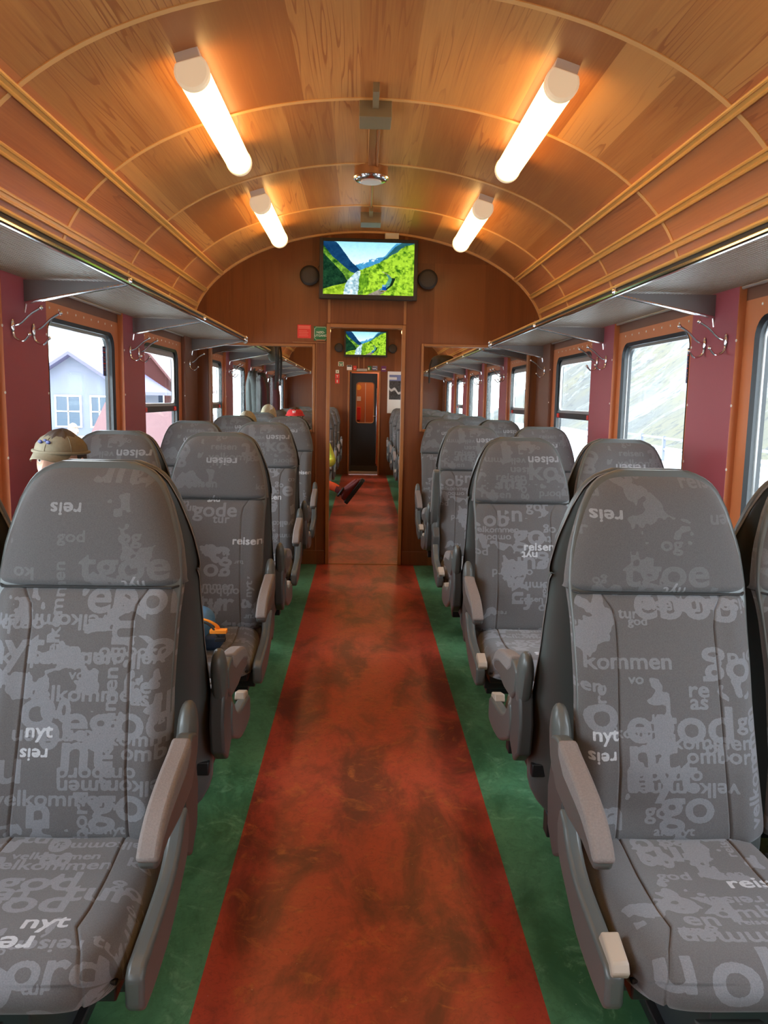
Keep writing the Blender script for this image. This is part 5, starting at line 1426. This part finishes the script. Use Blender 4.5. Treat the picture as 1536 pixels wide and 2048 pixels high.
# ------------------------------------------------------------------ hanging coats, bag on the rack
def coat(x, y, ztop, L_, w_, mat, label, lower=None):
    mb = MB(); nu, nv = 36, 22; V = []
    for i in range(nv + 1):
        f = i / nv; z = -L_ * f
        ww = w_ * (0.28 + 0.72 * min(1, f / 0.22) ** 0.6) * (1 + 0.12 * f); dd = 0.045 + 0.035 * min(1, f / 0.2)
        for k in range(nu):
            a = 2 * PI * k / nu; fo = 1 + 0.10 * f * math.sin(5 * a + 2 * f) + 0.05 * math.sin(9 * a + 5 * f)
            V.append((dd * math.sin(a) * fo, ww / 2 * math.cos(a) * fo, z))
    F_ = [(i * nu + k, i * nu + (k + 1) % nu, (i + 1) * nu + (k + 1) % nu, (i + 1) * nu + k) for i in range(nv) for k in range(nu)] + [tuple(range(nu)), tuple(nv * nu + k for k in range(nu))[::-1]]
    mi = [0] * len(F_)
    mb.add(V, F_, mi)
    t_ = thing('hanging_coat', label, 'coat', (x, y, ztop), 0, 'coats on the left hooks beyond the partition')
    mb.build('coat_body', mat, t_, angle=180)
    for s_ in (-1, 1):
        m2 = MB(); m2.tube(catmull([(0.0, s_ * w_ * 0.30, -0.07), (0.035, s_ * w_ * 0.45, -0.20), (0.045, s_ * w_ * 0.47, -0.42), (0.04, s_ * w_ * 0.42, -0.62)], 5), [0.045] * 5 + [0.05] * 5 + [0.046] * 5 + [0.042], 12, flat=0.8); m2.build('sleeve', lower or mat, t_, angle=180)
    m2 = MB(); m2.tube(catmull([(0, -0.05, -0.01), (0.02, 0, 0.02), (0, 0.05, -0.01)], 4), 0.012, 8); m2.build('collar', lower or mat, t_)
coat(-1.315, 9.42, 1.70, 0.80, 0.30, M['cloth_grey'], 'dark grey coat hanging from left hook beyond the partition, nearer one')
coat(-1.305, 10.15, 1.70, 0.78, 0.34, M['cloth_grey'], 'dark coat with maroon sleeves hanging farther back on the left', M['cloth_maroon'])
coat(-1.315, 11.5, 1.68, 0.50, 0.26, M['cloth_maroon'], 'maroon coat hanging farthest back on the left')
t_ = thing('travel_bag', 'olive travel bag with dangling black straps on left rack beyond the glass', 'bag', (-1.16, 8.35, 1.862))
MB().ell((0, 0.10, 0.115), (0.17, 0.30, 0.115), 0, 28, 18, p=0.6).build('bag_body', M['olive'], t_, angle=180)
MB().ell((0.185, 0.12, 0.03), (0.055, 0.20, 0.125), 0, 24, 16, p=0.7).build('hanging_flap', M['olive'], t_, angle=180)
for k, (yy_, ll) in enumerate(((-0.15, 0.38), (0.05, 0.30), (0.32, 0.34))):
    mb = MB(); mb.tube(catmull([(0.05, yy_, 0.22), (0.19, yy_, 0.17), (0.245, yy_, 0.0), (0.235, yy_ + 0.01, -ll)], 5), 0.012, 8, flat=0.4); mb.build('strap', M['cloth_black'], t_)
t_ = thing('travel_bag', 'dark bag lying on right-hand rack near the far end wall', 'bag', (1.17, 12.3, 1.86))
MB().ell((0, 0.10, 0.11), (0.17, 0.32, 0.11), 0, 28, 18, p=0.6).build('bag_body', M['cloth_black'], t_, angle=180)
mb = MB(); mb.tube(catmull([(-0.05, 0, 0.2), (-0.17, 0, 0.14), (-0.205, 0, 0.0), (-0.203, 0.01, -0.20)], 5), 0.012, 8, flat=0.4); mb.build('strap', M['cloth_black'], t_)

# ------------------------------------------------------------------ blue backpack on the second left row
t_ = thing('backpack', 'blue backpack with orange strap on second-row left aisle seat', 'bag', (-0.745, 2.95, 0.462))
t_.scale = (1, 1, 0.45)
MB().ell((0, 0, 0.165), (0.155, 0.13, 0.165), 0, 32, 22, p=0.62).build('main_bag', M['blue'], t_, angle=180)
MB().ell((0.02, -0.115, 0.11), (0.12, 0.055, 0.10), 0, 24, 16, p=0.6).build('front_pocket', M['blueD'], t_, angle=180)
MB().ell((0.150, -0.01, 0.085), (0.045, 0.085, 0.08), 0, 24, 16, p=0.6).build('side_pocket', M['blueD'], t_, angle=180)
mb = MB(); mb.tube(catmull([(0.09, -0.11, 0.315), (0.15, -0.12, 0.300), (0.185, -0.115, 0.255), (0.19, -0.11, 0.22)], 6), 0.009, 8, flat=0.6); mb.box(0.165, 0.225, -0.135, -0.105, 0.195, 0.225); mb.build('compression_strap', M['strap'], t_, bevel=0.002)
mb = MB(); mb.tube(catmull([(0.0, -0.12, 0.31), (0.08, -0.13, 0.325), (0.16, -0.13, 0.27), (0.19, -0.13, 0.19), (0.20, -0.125, 0.16)], 5), 0.005, 6); mb.box(0.185, 0.222, -0.145, -0.12, 0.135, 0.165); mb.build('buckle', M['black'], t_, bevel=0.003)
mb = MB(); mb.tube(catmull([(-0.04, 0.02, 0.32), (-0.02, 0.02, 0.36), (0.02, 0.02, 0.36), (0.04, 0.02, 0.32)], 5), 0.008, 8); mb.build('carry_handle', M['blueD'], t_)

# ------------------------------------------------------------------ outside
mb = MB(); mb.box(-90, -1.9, -30, 90, -0.95, -0.75); mb.box(-1.9, 90, -30, 90, -1.4, -1.2)
struct(mb.build('ground', M['snow'], smooth=False))
# valley side on the right
H_, W_ = 70, 90
yy, xx = np.meshgrid(np.linspace(-25, 130, W_), np.linspace(0, 1, H_))
nz_ = rng.random((H_, W_))
for _ in range(3): nz_ = (nz_ + np.roll(nz_, 1, 0) + np.roll(nz_, 1, 1) + np.roll(nz_, -1, 0) + np.roll(nz_, -1, 1)) / 5
Pz = xx ** 1.15 * 42 - 1.3 + (nz_ - .5) * 7 * xx; Px = 20 + xx * 48 + np.sin(yy / 11) * 1.5
struct(link('hillside', grid_mesh('hillside', np.stack([Px, yy, Pz], -1), M['hill'])))
def house(name, label, x0, x1, y0, y1, z0, h, rh, wall, roof, ridge='y', wins=(), group=None):
    t_ = thing(name, label, 'building', ((x0 + x1) / 2, (y0 + y1) / 2, z0), 0, group)
    w_, d_ = (x1 - x0) / 2, (y1 - y0) / 2
    mb = MB(); mb.box(-w_, w_, -d_, d_, 0, h)
    if ridge == 'y': mb.prism([(-w_, h), (w_, h), (0, h + rh)], 'y', -d_, d_)
    else: mb.prism([(-d_, h), (d_, h), (0, h + rh)], 'x', -w_, w_)
    mb.build('walls', wall, t_, smooth=False)
    mb = MB(); o_ = 0.7; tck = 0.18
    if ridge == 'y':
        s_ = rh / w_
        mb.prism([(-w_ - o_, h - o_ * s_), (0, h + rh), (w_ + o_, h - o_ * s_), (w_ + o_, h - o_ * s_ + tck), (0, h + rh + tck), (-w_ - o_, h - o_ * s_ + tck)], 'y', -d_ - o_, d_ + o_)
    else:
        s_ = rh / d_
        mb.prism([(-d_ - o_, h - o_ * s_), (0, h + rh), (d_ + o_, h - o_ * s_), (d_ + o_, h - o_ * s_ + tck), (0, h + rh + tck), (-d_ - o_, h - o_ * s_ + tck)], 'x', -w_ - o_, w_ + o_)
    mb.build('roof', roof, t_, smooth=False)
    for (f_, a, z_, ww, hh) in wins:
        mb = MB()
        if f_ == 'x': mb.box(w_, w_ + 0.05, a, a + ww, z_, z_ + hh); 
        else: mb.box(a, a + ww, -d_ - 0.05, -d_, z_, z_ + hh)
        fr_ = mb.build('window', M['darkglass'], t_, smooth=False)
        mb = MB(); b_ = 0.08
        for (p0, p1, q0, q1) in ((a - b_, a, z_ - b_, z_ + hh + b_), (a + ww, a + ww + b_, z_ - b_, z_ + hh + b_), (a, a + ww, z_ + hh, z_ + hh + b_), (a, a + ww, z_ - b_, z_), (a + ww / 2 - .03, a + ww / 2 + .03, z_, z_ + hh), (a, a + ww, z_ + hh / 2 - .03, z_ + hh / 2 + .03)):
            if f_ == 'x': mb.box(w_, w_ + 0.09, p0, p1, q0, q1)
            else: mb.box(p0, p1, -d_ - 0.09, -d_, q0, q1)
        mb.build('window_casing', M['whitepaint'], fr_, smooth=False)
    return t_
house('station_building', 'long falu-red building with red roof outside the second left window', -15.9, -12.3, 52, 64, -0.75, 3.2, 2.2, M['redhouse'], M['redroof'], 'y', [('y', -1.2, 0.9, 0.9, 1.5), ('y', 0.4, 0.9, 0.9, 1.5)])
house('red_shed', 'small red shed low behind the second left window', -5.0, -4.1, 17.2, 18.6, -0.75, 1.35, 0.45, M['redhouse'], M['redroof'], 'x', [('y', -0.2, 0.6, 0.5, 0.4)])
house('pale_house', 'pale house with blue-grey windows and lilac roof outside the first left window', -17.2, -12.6, 42, 50, -0.75, 2.6, 1.5, M['housegrey'], M['lilac'], 'y', [('y', -0.9, 0.5, 1.2, 1.5), ('y', 0.9, 0.5, 0.8, 1.5)])
house('red_hut', 'small red building outside the nearest right window', 9.5, 13.5, 7.6, 10.0, -1.2, 2.1, 0.7, M['redhouse'], M['redroof'], 'x', [('y', 0.2, 0.9, 0.9, 0.7)])
prs, T, o0 = person('person in light blue jacket standing on platform outside the first left window', dict(
    pelvis=(-4.88, 13.6, 0.15), chest=(-4.88, 13.6, 0.50), neck=(-4.88, 13.6, 0.66), sh_l=(-5.06, 13.6, 0.62), sh_r=(-4.70, 13.6, 0.62),
    el_l=(-5.15, 13.6, 0.36), el_r=(-4.61, 13.6, 0.36), wr_l=(-5.11, 13.5, 0.12), wr_r=(-4.65, 13.5, 0.12),
    hip_l=(-4.97, 13.6, 0.10), hip_r=(-4.79, 13.6, 0.10), kn_l=(-4.97, 13.57, -0.30), kn_r=(-4.79, 13.57, -0.30), an_l=(-4.97, 13.6, -0.66), an_r=(-4.79, 13.6, -0.66), to_l=(-4.97, 13.47, -0.71), to_r=(-4.79, 13.47, -0.71)),
    (M['skin'], M['bluejacket'], M['jean'], M['sole']), (-4.88, 13.58, 0.79), (0, 0, 0.5), hair=M['blond'])
# fence, pole and green bin on the right side of the line
t_ = thing('fence', 'pale grey fence along the far side of the track on the right', 'fence', (14.0, 10, -1.2))
mb = MB()
for zz in (0.5, 1.0): mb.box(-0.04, 0.04, -12, 40, zz, zz + 0.1)
mb.build('rail', M['housegrey'], t_)
for k in range(18):
    mb = MB(); mb.box(-0.06, 0.06, -12 + 3 * k - 0.06, -12 + 3 * k + 0.06, 0, 1.15); mb.build('post', M['housegrey'], t_)
t_ = thing('signal_post', 'slim dark green post outside the middle right window', 'post', (5.7, 13.2, -1.2))
MB().lathe([(0.10, 0), (0.10, 2.0)], (0, 0, 0), 'z', 12).build('pole', M['greenpaint'], t_); mb = MB(); mb.box(-0.18, 0.18, -0.1, 0.1, 1.9, 2.4); mb.build('head', M['greenpaint'], t_)
